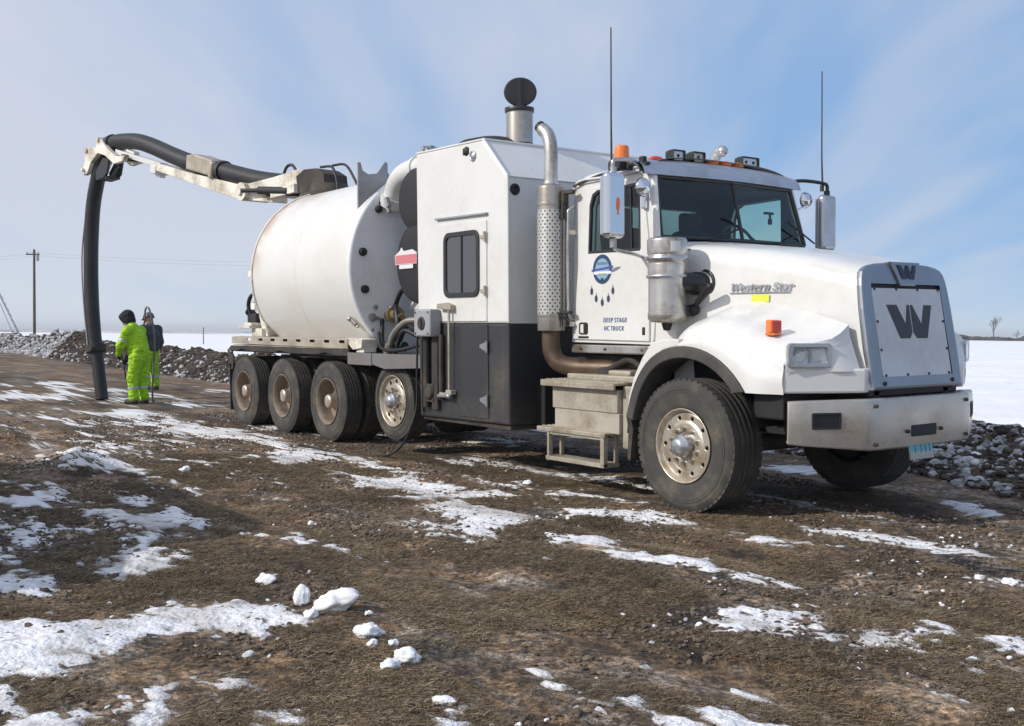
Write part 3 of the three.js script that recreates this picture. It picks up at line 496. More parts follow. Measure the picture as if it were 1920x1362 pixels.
// ---- wheels: outer face at z = 0, the axle runs towards -z
function tyreGeo(R, w, z0) {
  const s = 0.297, p = [[s, -0.035], [s + 0.02, -0.012], [s + 0.06, -0.004], [(s + R) / 2 + 0.02, 0], [R - 0.075, -0.003], [R - 0.055, -0.001], [R - 0.05, -0.006], [R - 0.022, -0.016], [R - 0.004, -0.034]];
  const n = 5, tw = w - 0.08; p.push([R, -0.042]);
  for (let k = 1; k < n; k++) { const z = -0.04 - tw * k / n; p.push([R + 0.002, z + 0.009], [R - 0.014, z + 0.006], [R - 0.014, z - 0.006], [R + 0.002, z - 0.009]); }
  p.push([R, -w + 0.042]);
  for (const [r, z] of p.slice(0, 9).reverse()) p.push([r, -w - z]);
  const g = [lathe(p.map(([r, z]) => [r, z]), 'z', [0, 0, z0], 80)];
  for (let k = 0; k < 54; k++) for (const e of [0, 1]) { const a = (k + e * 0.5) / 54 * 2 * Math.PI, b = new THREE.BoxGeometry(R * 2 * Math.PI / 54 * 0.72, 0.016, 0.06); b.translate(0, R - 0.006, e ? -w + 0.052 : -0.052); b.rotateZ(a); b.translate(0, 0, z0); g.push(b); }
  return g;
}
// raised ring lettering band and wear ribs on the outer sidewall
const wallRing = (R, z0) => [[R - 0.105, 0.003], [R - 0.085, 0.003]].map(([r, h]) => { const t = new THREE.TorusGeometry(r, 0.0035, 6, 80); t.translate(0, 0, z0 - 0.001 + h * 0); return t; });
const holesRing = (n, r, rad, off = 0) => Array.from({ length: n }, (_, k) => { const a = (k + off) / n * 2 * Math.PI; return circ(r * Math.cos(a), r * Math.sin(a), rad, 14); });
const nuts = (n, r, rad, z0, z1) => Array.from({ length: n }, (_, k) => { const a = (k + 0.5) / n * 2 * Math.PI, g = cyl([r * Math.cos(a), r * Math.sin(a), z0], [r * Math.cos(a), r * Math.sin(a), z1], rad, rad * 0.85, 6); return g; });
function steerWheel(R, w, rimMat, hr = 0.0185) {                              // flat aluminium disc with ten hand holes
  const g = new THREE.Group(); g.name = 'wheel';
  part('tyre', [...tyreGeo(R, w, 0), ...wallRing(R, 0)], M.rubber, g);
  const rim = part('rim', [
    lathe([[0.306, -0.012], [0.309, -0.004], [0.305, 0.002], [0.296, -0.001], [0.290, -0.012], [0.284, -0.035], [0.274, -0.048], [0.262, -0.052]], 'z', [0, 0, 0], 64),
    extr(poly(circ(0, 0, 0.272, 64), holesRing(10, 0.234, hr)), 0.022, 0.004).translate(0, 0, -0.064),
    lathe([[0.212, -0.043], [0.196, -0.036], [0.178, -0.030], [0.120, -0.028], [0.118, -0.034]], 'z', [0, 0, 0], 64),
  ], rimMat, g);
  part('hub_cap', lathe([[0.098, -0.035], [0.098, 0.012], [0.090, 0.030], [0.070, 0.040], [0.066, 0.062], [0.040, 0.075], [0.001, 0.078]], 'z', [0, 0, 0], 40), M.chromeDull, rim);
  part('lug_nuts', nuts(10, 0.1425, 0.0185, -0.03, 0.004), M.steel, rim).userData.kind = 'stuff';
  part('brake_drum', cyl([0, 0, -0.075], [0, 0, -w + 0.03], 0.255, 0.25, 40), M.black, g);
  return g;
}
function dualWheel(R) {                                          // deep-dished outer rim of a driven pair
  const g = new THREE.Group(); g.name = 'dual_wheel', g.userData.x = 0; delete g.userData.x;
  part('outer_tyre', [...tyreGeo(R, 0.275, 0), ...wallRing(R, 0)], M.rubber, g); part('inner_tyre', tyreGeo(R, 0.275, -0.335), M.rubber, g);
  const rim = part('rim', [
    lathe([[0.306, -0.012], [0.309, -0.004], [0.305, 0.002], [0.294, -0.002], [0.289, -0.016], [0.272, -0.032], [0.264, -0.07], [0.262, -0.17], [0.245, -0.185], [0.20, -0.192]], 'z', [0, 0, 0], 64),
    extr(poly(circ(0, 0, 0.215, 48), holesRing(10, 0.19, 0.018)), 0.014, 0.003).translate(0, 0, -0.206),
  ], M.wheelMud, g);
  part('hub', lathe([[0.118, -0.20], [0.116, -0.12], [0.095, -0.105], [0.092, -0.03], [0.084, -0.012], [0.060, -0.004], [0.001, 0.0]], 'z', [0, 0, 0], 36), M.wheelAlu, rim);
  part('lug_nuts', nuts(10, 0.1425, 0.018, -0.195, -0.155), M.wheelMud, rim).userData.kind = 'stuff';
  return g;
}
const putWheel = (w, x, y, z, s, steer = 0) => { w.position.set(x, y, s * z); w.rotation.y = (s < 0 ? Math.PI : 0) + steer; truck.add(w); return w; };
{
  const f = steerWheel(0.548, 0.37, M.wheelAlu); putWheel(f, 0.02, 0.532, 1.25, 1); putWheel(f.clone(), 0.02, 0.532, 1.25, -1);
  const p = steerWheel(0.462, 0.27, M.wheelAlu, 0.027); p.children[1].rotation.z = 0.2; putWheel(p, -4.87, 0.62, 1.17, 1, 0.0); putWheel(p.clone(), -4.83, 0.62, 1.17, -1);
  const d = dualWheel(0.527); putWheel(d, -6.52, 0.522, 1.22, 1);
  for (const x of [-7.94, -9.355]) { const c = putWheel(d.clone(), x, 0.522, 1.22, 1); c.rotation.z = x * 2; }
  for (const x of [-6.52, -7.94, -9.355]) putWheel(d.clone(), x, 0.522, 1.22, -1);
}
// ---- chassis
part('chassis', [
  ...both([span(-9.75, 1.05, 0.80, 1.06, 0.34, 0.43, 0.01)]), ...[-9.7, -8.65, -7.2, -5.6, -3.4, -1.6, 0.9].map((x) => span(x - 0.06, x + 0.06, 0.82, 1.04, -0.35, 0.35)),
  span(-0.75, 1.0, 0.62, 1.12, -0.5, 0.5, 0.05), span(-2.2, -0.7, 0.55, 1.0, -0.28, 0.28, 0.08),
], M.frame, truck);
part('axles', [...[-9.355, -7.94, -6.52].flatMap((x) => [cyl([x, 0.522, -0.9], [x, 0.522, 0.9], 0.11), ball(x, 0.53, 0, 0.26, 1, 1, 0.9), ...both(span(x - 0.45, x + 0.45, 0.66, 0.74, 0.45, 0.55))]), cyl([0.02, 0.50, -0.95], [0.02, 0.50, 0.95], 0.08), cyl([-4.83, 0.60, -0.95], [-4.83, 0.60, 0.95], 0.08), cyl([-6.5, 0.6, 0], [-1.6, 0.72, 0], 0.06)], M.frame, truck);

// ---- rear bed rail with slots, scalloped fender and mud flap
{
  const slots = []; for (let k = 0; k < 8; k++) { const x = -9.04 + k * 0.432; slots.push(rrect(x - 0.075, 1.293, x + 0.075, 1.330, 0.012)); }
  for (const s of [1, -1]) {
    const g = [slab([[-9.72, 1.245], [-5.86, 1.225], [-5.86, 1.345], [-9.40, 1.362], [-9.72, 1.345]], 1.235, 1.25, 0.003, s > 0 ? slots : []), span(-9.70, -5.88, 1.338, 1.352, 0.62, 1.236, 0.003), span(-9.70, -5.88, 1.215, 1.228, 0.45, 1.236, 0.003), span(-9.70, -5.9, 1.23, 1.34, 0.93, 0.95)];
    part('bed_rail', s > 0 ? g : g.map(mirrorZ), s > 0 ? M.dusty : M.frame, truck);
    const sc = [[-9.80, 1.21], [-9.80, 0.84], [-9.75, 0.84], [-9.72, 1.06]]; for (const x of [-9.355, -7.94, -6.52]) for (let k = 0; k <= 12; k++) { const a = Math.PI * (0.86 - 0.72 * k / 12), px = x + 0.63 * Math.cos(a) * 1.05; sc.push([px, Math.max(1.135, 0.50 + 0.665 * Math.sin(a))]); } sc.push([-5.88, 1.135], [-5.86, 1.21]);
    const f = slab(sc, 1.205, 1.232, 0.003); const fm = part('rear_fender', [s > 0 ? f : mirrorZ(f)], M.frame, truck);
    const mf = [bx(0.02, 0.72, 0.60, -9.84, 0.57, 0.94, 0.004, 0, 0.03)]; part('mud_flap', s > 0 ? mf : mf.map(mirrorZ), M.black, truck);
    if (s > 0) { part('marker_lamp', [lathe([[0.001, 0.02], [0.02, 0.016], [0.028, 0]], 'z', [-6.02, 1.225 - 0.03, 1.25], 16)], M.lens, fm); }
  }
  part('wheel_liner', both([-9.355, -7.94, -6.52].flatMap((x) => span(x - 0.6, x + 0.6, 1.12, 1.2, 0.55, 1.19, 0.01))), M.black, truck);
}
// ---- deck between the tank and the machine room
part('deck_beam', [slab([[-5.83, 1.04], [-5.25, 1.05], [-4.92, 1.00], [-4.07, 1.035], [-4.07, 1.185], [-5.60, 1.175], [-5.83, 1.175]], 1.20, 1.25, 0.004), span(-5.84, -5.22, 1.03, 1.18, 1.235, 1.262), span(-5.8, -4.07, 1.155, 1.172, -1.2, 1.21, 0.002), ...both(span(-5.8, -4.07, 0.90, 1.15, 0.40, 0.46))], M.midgrey, truck);
part('valve_box', [slab([[-5.95, 1.36], [-5.50, 1.345], [-5.52, 1.24], [-5.74, 1.215], [-5.95, 1.33]], 1.0, 1.235, 0.006), span(-5.72, -5.52, 1.18, 1.25, 1.02, 1.2)], M.boom, truck);
part('green_cylinder', cyl([-5.75, 1.255, 0.95], [-4.95, 1.26, 0.95], 0.06, 0.06, 24), M.green, truck);
part('deck_hoses', [
  tube([[-5.62, 1.62, 0.72], [-5.45, 1.74, 0.80], [-5.30, 1.70, 0.86], [-5.2, 1.52, 0.9], [-5.28, 1.32, 0.92], [-5.15, 1.24, 0.95]], 0.042, 40, 10),
  tube([[-5.66, 1.58, 0.86], [-5.60, 1.35, 0.9], [-5.52, 1.24, 0.92], [-5.2, 1.22, 0.98]], 0.03, 30, 8), tube([[-5.45, 1.30, 0.75], [-5.1, 1.52, 0.82], [-4.75, 1.42, 0.88], [-4.4, 1.25, 0.95]], 0.035, 36, 8),
  tube([[-5.62, 1.75, 0.70], [-5.40, 1.95, 0.72], [-4.9, 2.0, 0.70], [-4.3, 1.85, 0.75]], 0.03, 30, 8), tube([[-5.0, 1.2, 1.05], [-4.8, 1.45, 1.05], [-4.5, 1.4, 1.0], [-4.2, 1.6, 0.95]], 0.028, 30, 8),
  tube([[-5.5, 1.42, 1.0], [-5.3, 1.25, 1.08], [-4.9, 1.22, 1.1], [-4.3, 1.3, 1.1]], 0.025, 30, 8),
], M.hose, truck);
part('silver_hose', [tube([[-5.15, 1.22, 1.05], [-5.05, 1.40, 1.05], [-4.80, 1.56, 1.02], [-4.55, 1.58, 0.98]], 0.04, 36, 12), cyl([-5.2, 1.18, 1.05], [-5.13, 1.30, 1.05], 0.052)], M.steel, truck);
part('gate_valve', [cyl([-5.70, 1.64, 0.74], [-5.36, 1.66, 0.80], 0.07, 0.07, 20), cyl([-5.50, 1.65, 0.77], [-5.46, 1.65, 0.78], 0.115, 0.115, 20), cyl([-5.40, 1.655, 0.79], [-5.18, 1.60, 0.86], 0.055), bx(0.14, 0.03, 0.03, -5.46, 1.74, 0.80, 0.005, 0.4), cyl([-5.47, 1.66, 0.78], [-5.46, 1.76, 0.80], 0.02)], M.brass, truck);
// filter and cyclone housings seen end-on in the gap
{
  const drum = (name, x, y, r, label) => {
    const d = part(name, [lathe([[0.001, 0.93], [r * 0.55, 0.925], [r * 0.93, 0.905], [r * 0.985, 0.885], [r, 0.86], [r, -0.6]], 'z', [x, y, 0], 56)], M.black, truck, label);
    part('clamp_ring', new THREE.TorusGeometry(r + 0.004, 0.014, 8, 64).translate(x, y, 0.80), M.grey, d); return d;
  };
  drum('blower_silencer', -4.80, 3.02, 0.375, 'upper black drum end'); const lo = drum('filter_housing', -4.745, 2.275, 0.495, 'lower black drum end with a red and white sticker');
  const st = new THREE.PlaneGeometry(0.56, 0.30); st.translate(-4.93, 2.33, 0.942); st.userData.keepUV = true;
  part('sticker', st, std({ name: 'red_white_sticker', roughness: 0.5, transparent: true, alphaTest: 0.5, map: canvasTex(256, 184, (c, w, h) => { c.clearRect(0, 0, w, h); c.fillStyle = '#d9d6d8'; c.beginPath(); c.moveTo(10, 70); c.lineTo(60, 40); c.lineTo(84, 12); c.lineTo(108, 42); c.lineTo(200, 34); c.lineTo(246, 60); c.lineTo(246, 140); c.lineTo(14, 140); c.fill(); c.fillStyle = '#c9777b'; c.fillRect(16, 70, 228, 66); c.fillStyle = '#a8383c'; c.font = 'bold 40px sans-serif'; c.fillText('\u25AC\u25B2\u25AC\u25A0\u25AC', 40, 118); c.fillStyle = '#dedcdc'; c.fillRect(56, 142, 150, 30); }) }), lo);
  part('filter_bracket', [slab([[-5.58, 1.72], [-4.2, 1.72], [-4.2, 3.6], [-5.25, 3.45], [-5.40, 2.9], [-5.25, 2.66], [-5.42, 2.3], [-5.35, 1.95]], 0.50, 0.53, 0.004)], M.white, truck);
  part('vacuum_elbow', [tube([[-5.62, 3.14, 0.71], [-5.50, 3.28, 0.73], [-5.28, 3.38, 0.75], [-4.9, 3.41, 0.76], [-4.4, 3.39, 0.76], [-4.0, 3.1, 0.76]], 0.13, 60, 24), cyl([-5.68, 3.05, 0.70], [-5.61, 3.15, 0.71], 0.165, 0.165, 28), cyl([-4.96, 3.41, 0.76], [-4.90, 3.41, 0.76], 0.15, 0.15, 28)], M.white, truck);
  part('filter_clamps', [bx(0.05, 0.14, 0.06, -5.5, 3.05, 0.86, 0.01, 0, 0.5), bx(0.05, 0.16, 0.05, -5.60, 3.0, 0.80, 0.01, 0, 0.5), cyl([-5.15, 3.58, 0.45], [-5.15, 3.74, 0.45], 0.05), cyl([-5.15, 3.70, 0.33], [-5.15, 3.70, 0.57], 0.035), cyl([-4.35, 3.44, 0.9], [-4.52, 3.58, 0.9], 0.018), cyl([-4.35, 3.44, 0.8], [-4.42, 3.56, 0.8], 0.02)], M.grey, truck);
}
// ---- tank
{
  const R = 1.29, y = 2.25, x0 = -5.74, x1 = -8.80, rows = [];
  const g0 = new THREE.CylinderGeometry(R, R, x0 - x1, 128, 48, true); g0.rotateZ(Math.PI / 2); g0.translate((x0 + x1) / 2, y, 0);
  const dome = lathe([[R, 0], [R * 0.985, 0.07], [R * 0.93, 0.15], [R * 0.75, 0.26], [R * 0.45, 0.34], [0.001, 0.37]], 'x', [0, 0, 0], 96); dome.rotateY(Math.PI); dome.translate(x1, y, 0);
  const shell = merged([g0, dome]);
  const p = shell.attributes.position, col = new Float32Array(p.count * 3);
  for (let i = 0; i < p.count; i++) {
    const X = p.getX(i), Y = p.getY(i), Z = p.getZ(i), ang = Math.atan2(Z, Y - y);
    // rust along the rear rim and where the boom weeps oil and mud; old stains have ragged grain
    const n = fbm(ang * 7 + 20, X * 3, 4, 401), rim = sstep(0.42, 0.02, X - x1) * sstep(-0.3, 0.5, Y - y), top = sstep(0.75, 1.25, Y - y) * sstep(1.9, 0.3, X - x1);
    const k = clamp((rim * 0.9 + top * 0.7) * clamp((n - 0.34) * 3.2)), d = clamp((fbm(X * 2.2, ang * 6, 4, 409) - 0.45) * 1.6) * 0.16;
    const base = [0.70, 0.695, 0.67].map((v, c) => lerp(v, [0.50, 0.42, 0.32][c], d)), rust = [0.42, 0.21, 0.085]; for (let c = 0; c < 3; c++) col[i * 3 + c] = lerp(base[c], rust[c], k * 0.75);
  }
  shell.setAttribute('color', new THREE.BufferAttribute(col, 3)); shell.userData.keepUV = true;
  const tank = part('tank', shell, M.tank, truck);
  const head = part('tank_head', [lathe([[R - 0.012, -0.02], [R + 0.012, -0.015], [R + 0.016, 0.03], [R - 0.02, 0.045], [R - 0.05, 0.04], [R - 0.12, 0.03], [0.6, 0.045], [0.001, 0.05]], 'x', [x0, y, 0], 128)], M.headgrey, tank);
  part('weld_band', [...[-7.3].map((x) => new THREE.TorusGeometry(R - 0.0015, 0.0035, 6, 128).rotateY(Math.PI / 2).translate(x, y, 0)), new THREE.TorusGeometry(R + 0.004, 0.022, 10, 128).rotateY(Math.PI / 2).translate(x1 + 0.01, y, 0)], M.boom, tank);
  for (const [py, pz, r] of [[3.06, 0.817, 0.05], [2.438, 1.109, 0.05], [1.972, 1.084, 0.05], [2.98, 0.88, 0.045]]) part('sight_port', [lathe([[0.001, 0.05], [r * 0.7, 0.05], [r, 0.035], [r * 1.05, 0]], 'x', [x0 + 0.035, py, pz], 24)], M.black, head);
  part('flange', [lathe([[0.001, 0.03], [0.05, 0.03], [0.055, 0]], 'x', [x0 + 0.03, 1.62, 0.98], 20), lathe([[0.001, 0.02], [0.03, 0.02], [0.032, 0]], 'x', [x0 + 0.03, 1.75, 0.93], 16), lathe([[0.001, 0.02], [0.025, 0.02], [0.028, 0]], 'x', [x0 + 0.03, 1.61, 0.90], 16), lathe([[0.001, 0.02], [0.02, 0.02], [0.022, 0]], 'x', [x0 + 0.03, 1.46, 0.98], 16)], M.grey, head);
  part('door_latch', [bx(0.16, 0.05, 0.05, -5.86, 1.56, 1.16, 0.01, 0, -0.5), cyl([-5.95, 1.62, 1.17], [-5.78, 1.50, 1.14], 0.02), ball(-5.92, 1.6, 1.18, 0.035)], M.steel, tank);
  // boom rest: forked plate that stands on the front rim
  part('boom_rest', [facing([[1.13, 2.98], [1.13, 3.56], [1.09, 3.56], [1.06, 3.46], [0.98, 3.42], [0.86, 3.44], [0.77, 3.56], [0.74, 3.60], [0.705, 3.58], [0.70, 3.30], [0.86, 3.22], [1.0, 3.10]], -5.80, 0.03, 0.004), bx(0.10, 0.12, 0.1, -5.84, 3.4, 0.72, 0.01)], M.grey, tank);
  part('tank_saddle', both([span(-9.0, -5.8, 1.06, 1.42, 0.5, 0.62, 0.02)]), M.frame, tank);
  // rear door gear: clamps, hydraulic hoses, work platform
  part('rear_clamps', [bx(0.16, 0.10, 0.10, -8.93, 2.28, 1.22, 0.015), bx(0.05, 0.34, 0.06, -8.97, 2.05, 1.16, 0.01, 0, -0.35), bx(0.14, 0.10, 0.10, -8.93, 1.80, 1.18, 0.015), cyl([-8.95, 2.3, 1.24], [-8.86, 2.0, 1.22], 0.018), bx(0.10, 0.26, 0.10, -9.0, 1.66, 0.98, 0.01)], M.boom, tank);
  part('rear_hoses', [tube([[-8.95, 1.95, 1.05], [-9.15, 1.98, 1.14], [-9.26, 1.85, 1.16], [-9.22, 1.68, 1.14], [-9.05, 1.6, 1.05]], 0.03, 30, 8), tube([[-8.95, 1.86, 1.0], [-9.12, 1.86, 1.10], [-9.18, 1.74, 1.12], [-9.1, 1.62, 1.05]], 0.028, 30, 8), span(-9.28, -8.95, 1.56, 1.70, 0.92, 1.18, 0.03), cyl([-9.30, 1.72, 1.15], [-9.24, 1.72, 1.15], 0.05)], M.hose, tank);
  part('work_platform', [span(-9.38, -8.98, 1.475, 1.515, 0.75, 1.27), span(-9.25, -8.95, 1.515, 1.56, 0.85, 1.25), span(-9.1, -8.72, 1.36, 1.475, 0.55, 1.18, 0.01)], M.boom, tank);
  part('tank_ladder_plate', [slab([[-8.80, 1.36], [-8.64, 1.36], [-9.02, 1.95], [-9.08, 1.92]], 1.09, 1.12, 0.003)], M.boom, tank);
}
// ---- boom and suction hose, swung out over the near rear corner
{
  const D = [-0.98005, 0.19875], B = [-9.0, 0.0], Q = (s, y, o = 0) => [B[0] + D[0] * s + D[1] * o, y, B[1] + D[1] * s - D[0] * o];   // s along the boom, o out towards the near side
  const rail = (s0, y0, s1, y1, h, w, o = 0) => { const L = Math.hypot(s1 - s0, y1 - y0), a = Math.atan2(y1 - y0, s1 - s0), g = new RoundedBoxGeometry(L, h, w, 2, Math.min(h, w) * 0.14); g.rotateZ(a); g.rotateY(Math.atan2(-D[1], D[0])); const c = Q((s0 + s1) / 2, (y0 + y1) / 2, o); g.translate(...c); return g; };
  const side = (pts, w, o = 0, bev = 0.01) => { const g = extr(poly(pts), w, bev); g.translate(0, 0, -w / 2); g.rotateY(Math.atan2(-D[1], D[0])); g.translate(...Q(0, 0, o)); return g; };
  const boom = sub('boom', truck, [0, 0, -0.045]);
  part('turret', [lathe([[0.42, 0], [0.44, 0.05], [0.32, 0.08], [0.28, 0.20], [0.001, 0.20]], 'y', [-8.92, 3.50, 0], 40), side([[-0.24, 3.56], [0.15, 3.54], [0.46, 3.60], [0.50, 3.86], [0.30, 3.95], [0.0, 3.94], [-0.20, 3.84]], 0.46)], M.frame, boom);
  part('boom_hydraulics', [tube([Q(-0.1, 3.95, 0.2), Q(-0.45, 3.9, 0.25), Q(-0.62, 3.66, 0.3), Q(-0.7, 3.50, 0.35)], 0.02, 24, 8), tube([Q(-0.2, 3.98, 0.05), Q(-0.5, 3.96, 0.05), Q(-0.78, 3.72, 0.1), Q(-0.92, 3.50, 0.1)], 0.02, 24, 8), tube([Q(1.05, 3.86, 0.1), Q(0.92, 4.06, 0.1), Q(0.78, 4.08, 0.1), Q(0.62, 3.92, 0.1)], 0.025, 24, 8), cyl(Q(0.5, 3.60, 0.2), Q(1.3, 3.66, 0.2), 0.05)], M.hose, boom);
  part('lift_arm', [side([[0.42, 3.66], [0.55, 3.60], [1.05, 3.58], [1.15, 3.64], [1.75, 3.63], [2.06, 3.66], [2.10, 3.80], [1.95, 3.88], [1.2, 3.92], [0.52, 3.985], [0.42, 3.92]], 0.34), side([[0.46, 3.60], [1.10, 3.56], [1.10, 3.68], [0.46, 3.74]], 0.12, 0.24), side([[1.25, 3.52], [2.05, 3.62], [2.0, 3.70], [1.25, 3.66]], 0.3, 0.0)], M.boom, boom);
  part('lift_cylinder', [cyl(Q(0.65, 3.64, 0.26), Q(1.45, 3.72, 0.26), 0.065, 0.065, 20), cyl(Q(1.45, 3.72, 0.26), Q(1.95, 3.76, 0.26), 0.035)], M.black, boom);
  part('knuckle', [cyl(Q(2.0, 3.75, 0.26), Q(2.0, 3.75, -0.26), 0.15, 0.15, 28), cyl(Q(2.0, 3.75, 0.30), Q(2.0, 3.75, -0.30), 0.06, 0.06, 20)], M.boom, boom);
  part('outer_arm', [side([[1.86, 3.60], [2.16, 3.62], [3.9, 4.10], [5.07, 4.43], [5.07, 4.57], [3.9, 4.27], [2.25, 3.90], [1.92, 3.92]], 0.26), side([[2.0, 3.85], [2.35, 3.86], [2.2, 4.02], [2.05, 4.04]], 0.2)], M.boom, boom);
  part('telescopic_arm', [rail(4.9, 4.49, 6.6, 4.935, 0.10, 0.17), rail(4.95, 4.41, 5.15, 4.46, 0.17, 0.30), rail(4.95, 4.30, 5.10, 4.34, 0.06, 0.12), rail(5.9, 4.83, 6.2, 4.92, 0.05, 0.12)], M.white, boom);
  part('hose_collar', [side([[3.02, 4.10], [3.85, 4.31], [3.82, 4.56], [3.55, 4.55], [3.0, 4.38]], 0.36, 0, 0.03), rail(2.98, 4.2, 3.08, 4.23, 0.30, 0.40)], M.dusty, boom);
  const hose = part('boom_hose', [tube([Q(0.9, 3.80), Q(1.4, 3.87), Q(1.9, 3.96), Q(2.5, 4.10), Q(3.1, 4.25), Q(3.9, 4.44), Q(4.6, 4.66), Q(5.3, 4.90), Q(5.8, 5.04), Q(6.2, 5.10), Q(6.6, 5.13), Q(6.9, 5.12)], 0.155, 90, 22)], M.hose, boom);
  part('hose_cuff', [cyl(Q(2.86, 4.19), Q(2.98, 4.215), 0.185, 0.185, 24), cyl(Q(6.78, 5.13), Q(6.98, 5.11), 0.18, 0.18, 24)], M.plastic, hose);
  part('boom_head', [side([[5.95, 4.78], [6.35, 4.80], [6.7, 5.02], [6.98, 5.24], [7.08, 5.26], [7.12, 5.06], [7.45, 5.10], [7.62, 5.04], [7.58, 4.86], [7.70, 4.64], [7.66, 4.56], [7.50, 4.58], [7.34, 4.78], [7.05, 4.94], [6.75, 4.86], [6.4, 4.66], [6.05, 4.68]], 0.10, 0.17), side([[5.95, 4.78], [6.35, 4.80], [6.7, 5.02], [6.98, 5.24], [7.08, 5.26], [7.12, 5.06], [7.45, 5.10], [7.62, 5.04], [7.58, 4.86], [7.70, 4.64], [7.66, 4.56], [7.50, 4.58], [7.34, 4.78], [7.05, 4.94], [6.75, 4.86], [6.4, 4.66], [6.05, 4.68]], 0.10, -0.17), cyl(Q(7.5, 5.04, 0.26), Q(7.5, 5.04, -0.26), 0.05), cyl(Q(7.0, 5.2, 0.26), Q(7.0, 5.2, -0.26), 0.05), cyl(Q(7.62, 4.66, 0.28), Q(7.62, 4.66, -0.28), 0.035)], M.boom, boom);
  part('head_hinge', [side([[6.70, 4.80], [6.95, 4.84], [7.25, 4.60], [7.25, 4.42], [6.95, 4.44], [6.80, 4.52]], 0.05, 0.14), side([[6.70, 4.80], [6.95, 4.84], [7.25, 4.60], [7.25, 4.42], [6.95, 4.44], [6.80, 4.52]], 0.05, -0.14), rail(6.85, 4.46, 7.2, 4.44, 0.05, 0.3), cyl(Q(6.1, 4.76, 0.2), Q(6.1, 4.76, -0.2), 0.06)], M.plastic, boom);
  const drop = part('drop_hose', [tube([Q(6.86, 5.12), Q(7.1, 5.03), Q(7.28, 4.88), Q(7.42, 4.62), Q(7.54, 4.38), Q(7.66, 4.1), Q(7.74, 3.8), Q(7.81, 3.3), Q(7.84, 2.9), Q(7.85, 2.5), Q(7.84, 2.05), Q(7.80, 1.6), Q(7.74, 1.2), Q(7.68, 1.0)], 0.145, 110, 24)], M.hose, boom);
  part('pipe_coupling', [cyl(Q(7.70, 1.12), Q(7.67, 0.98), 0.20, 0.20, 28), cyl(Q(7.70, 1.13), Q(7.665, 0.965), 0.165, 0.165, 28), bx(0.10, 0.08, 0.10, ...Q(7.52, 1.06, 0.15), 0.02)], M.frame, drop);
  part('suction_pipe', [cyl(Q(7.68, 1.05), Q(7.46, 0.02), 0.128, 0.122, 28)], M.hose, drop);
  part('guide_rope', [tube([Q(7.70, 4.1, 0.12), Q(7.98, 3.0, 0.12), Q(7.95, 2.2, 0.13), Q(7.72, 1.1, 0.16)], 0.016, 40, 6)], M.grey, drop);
}
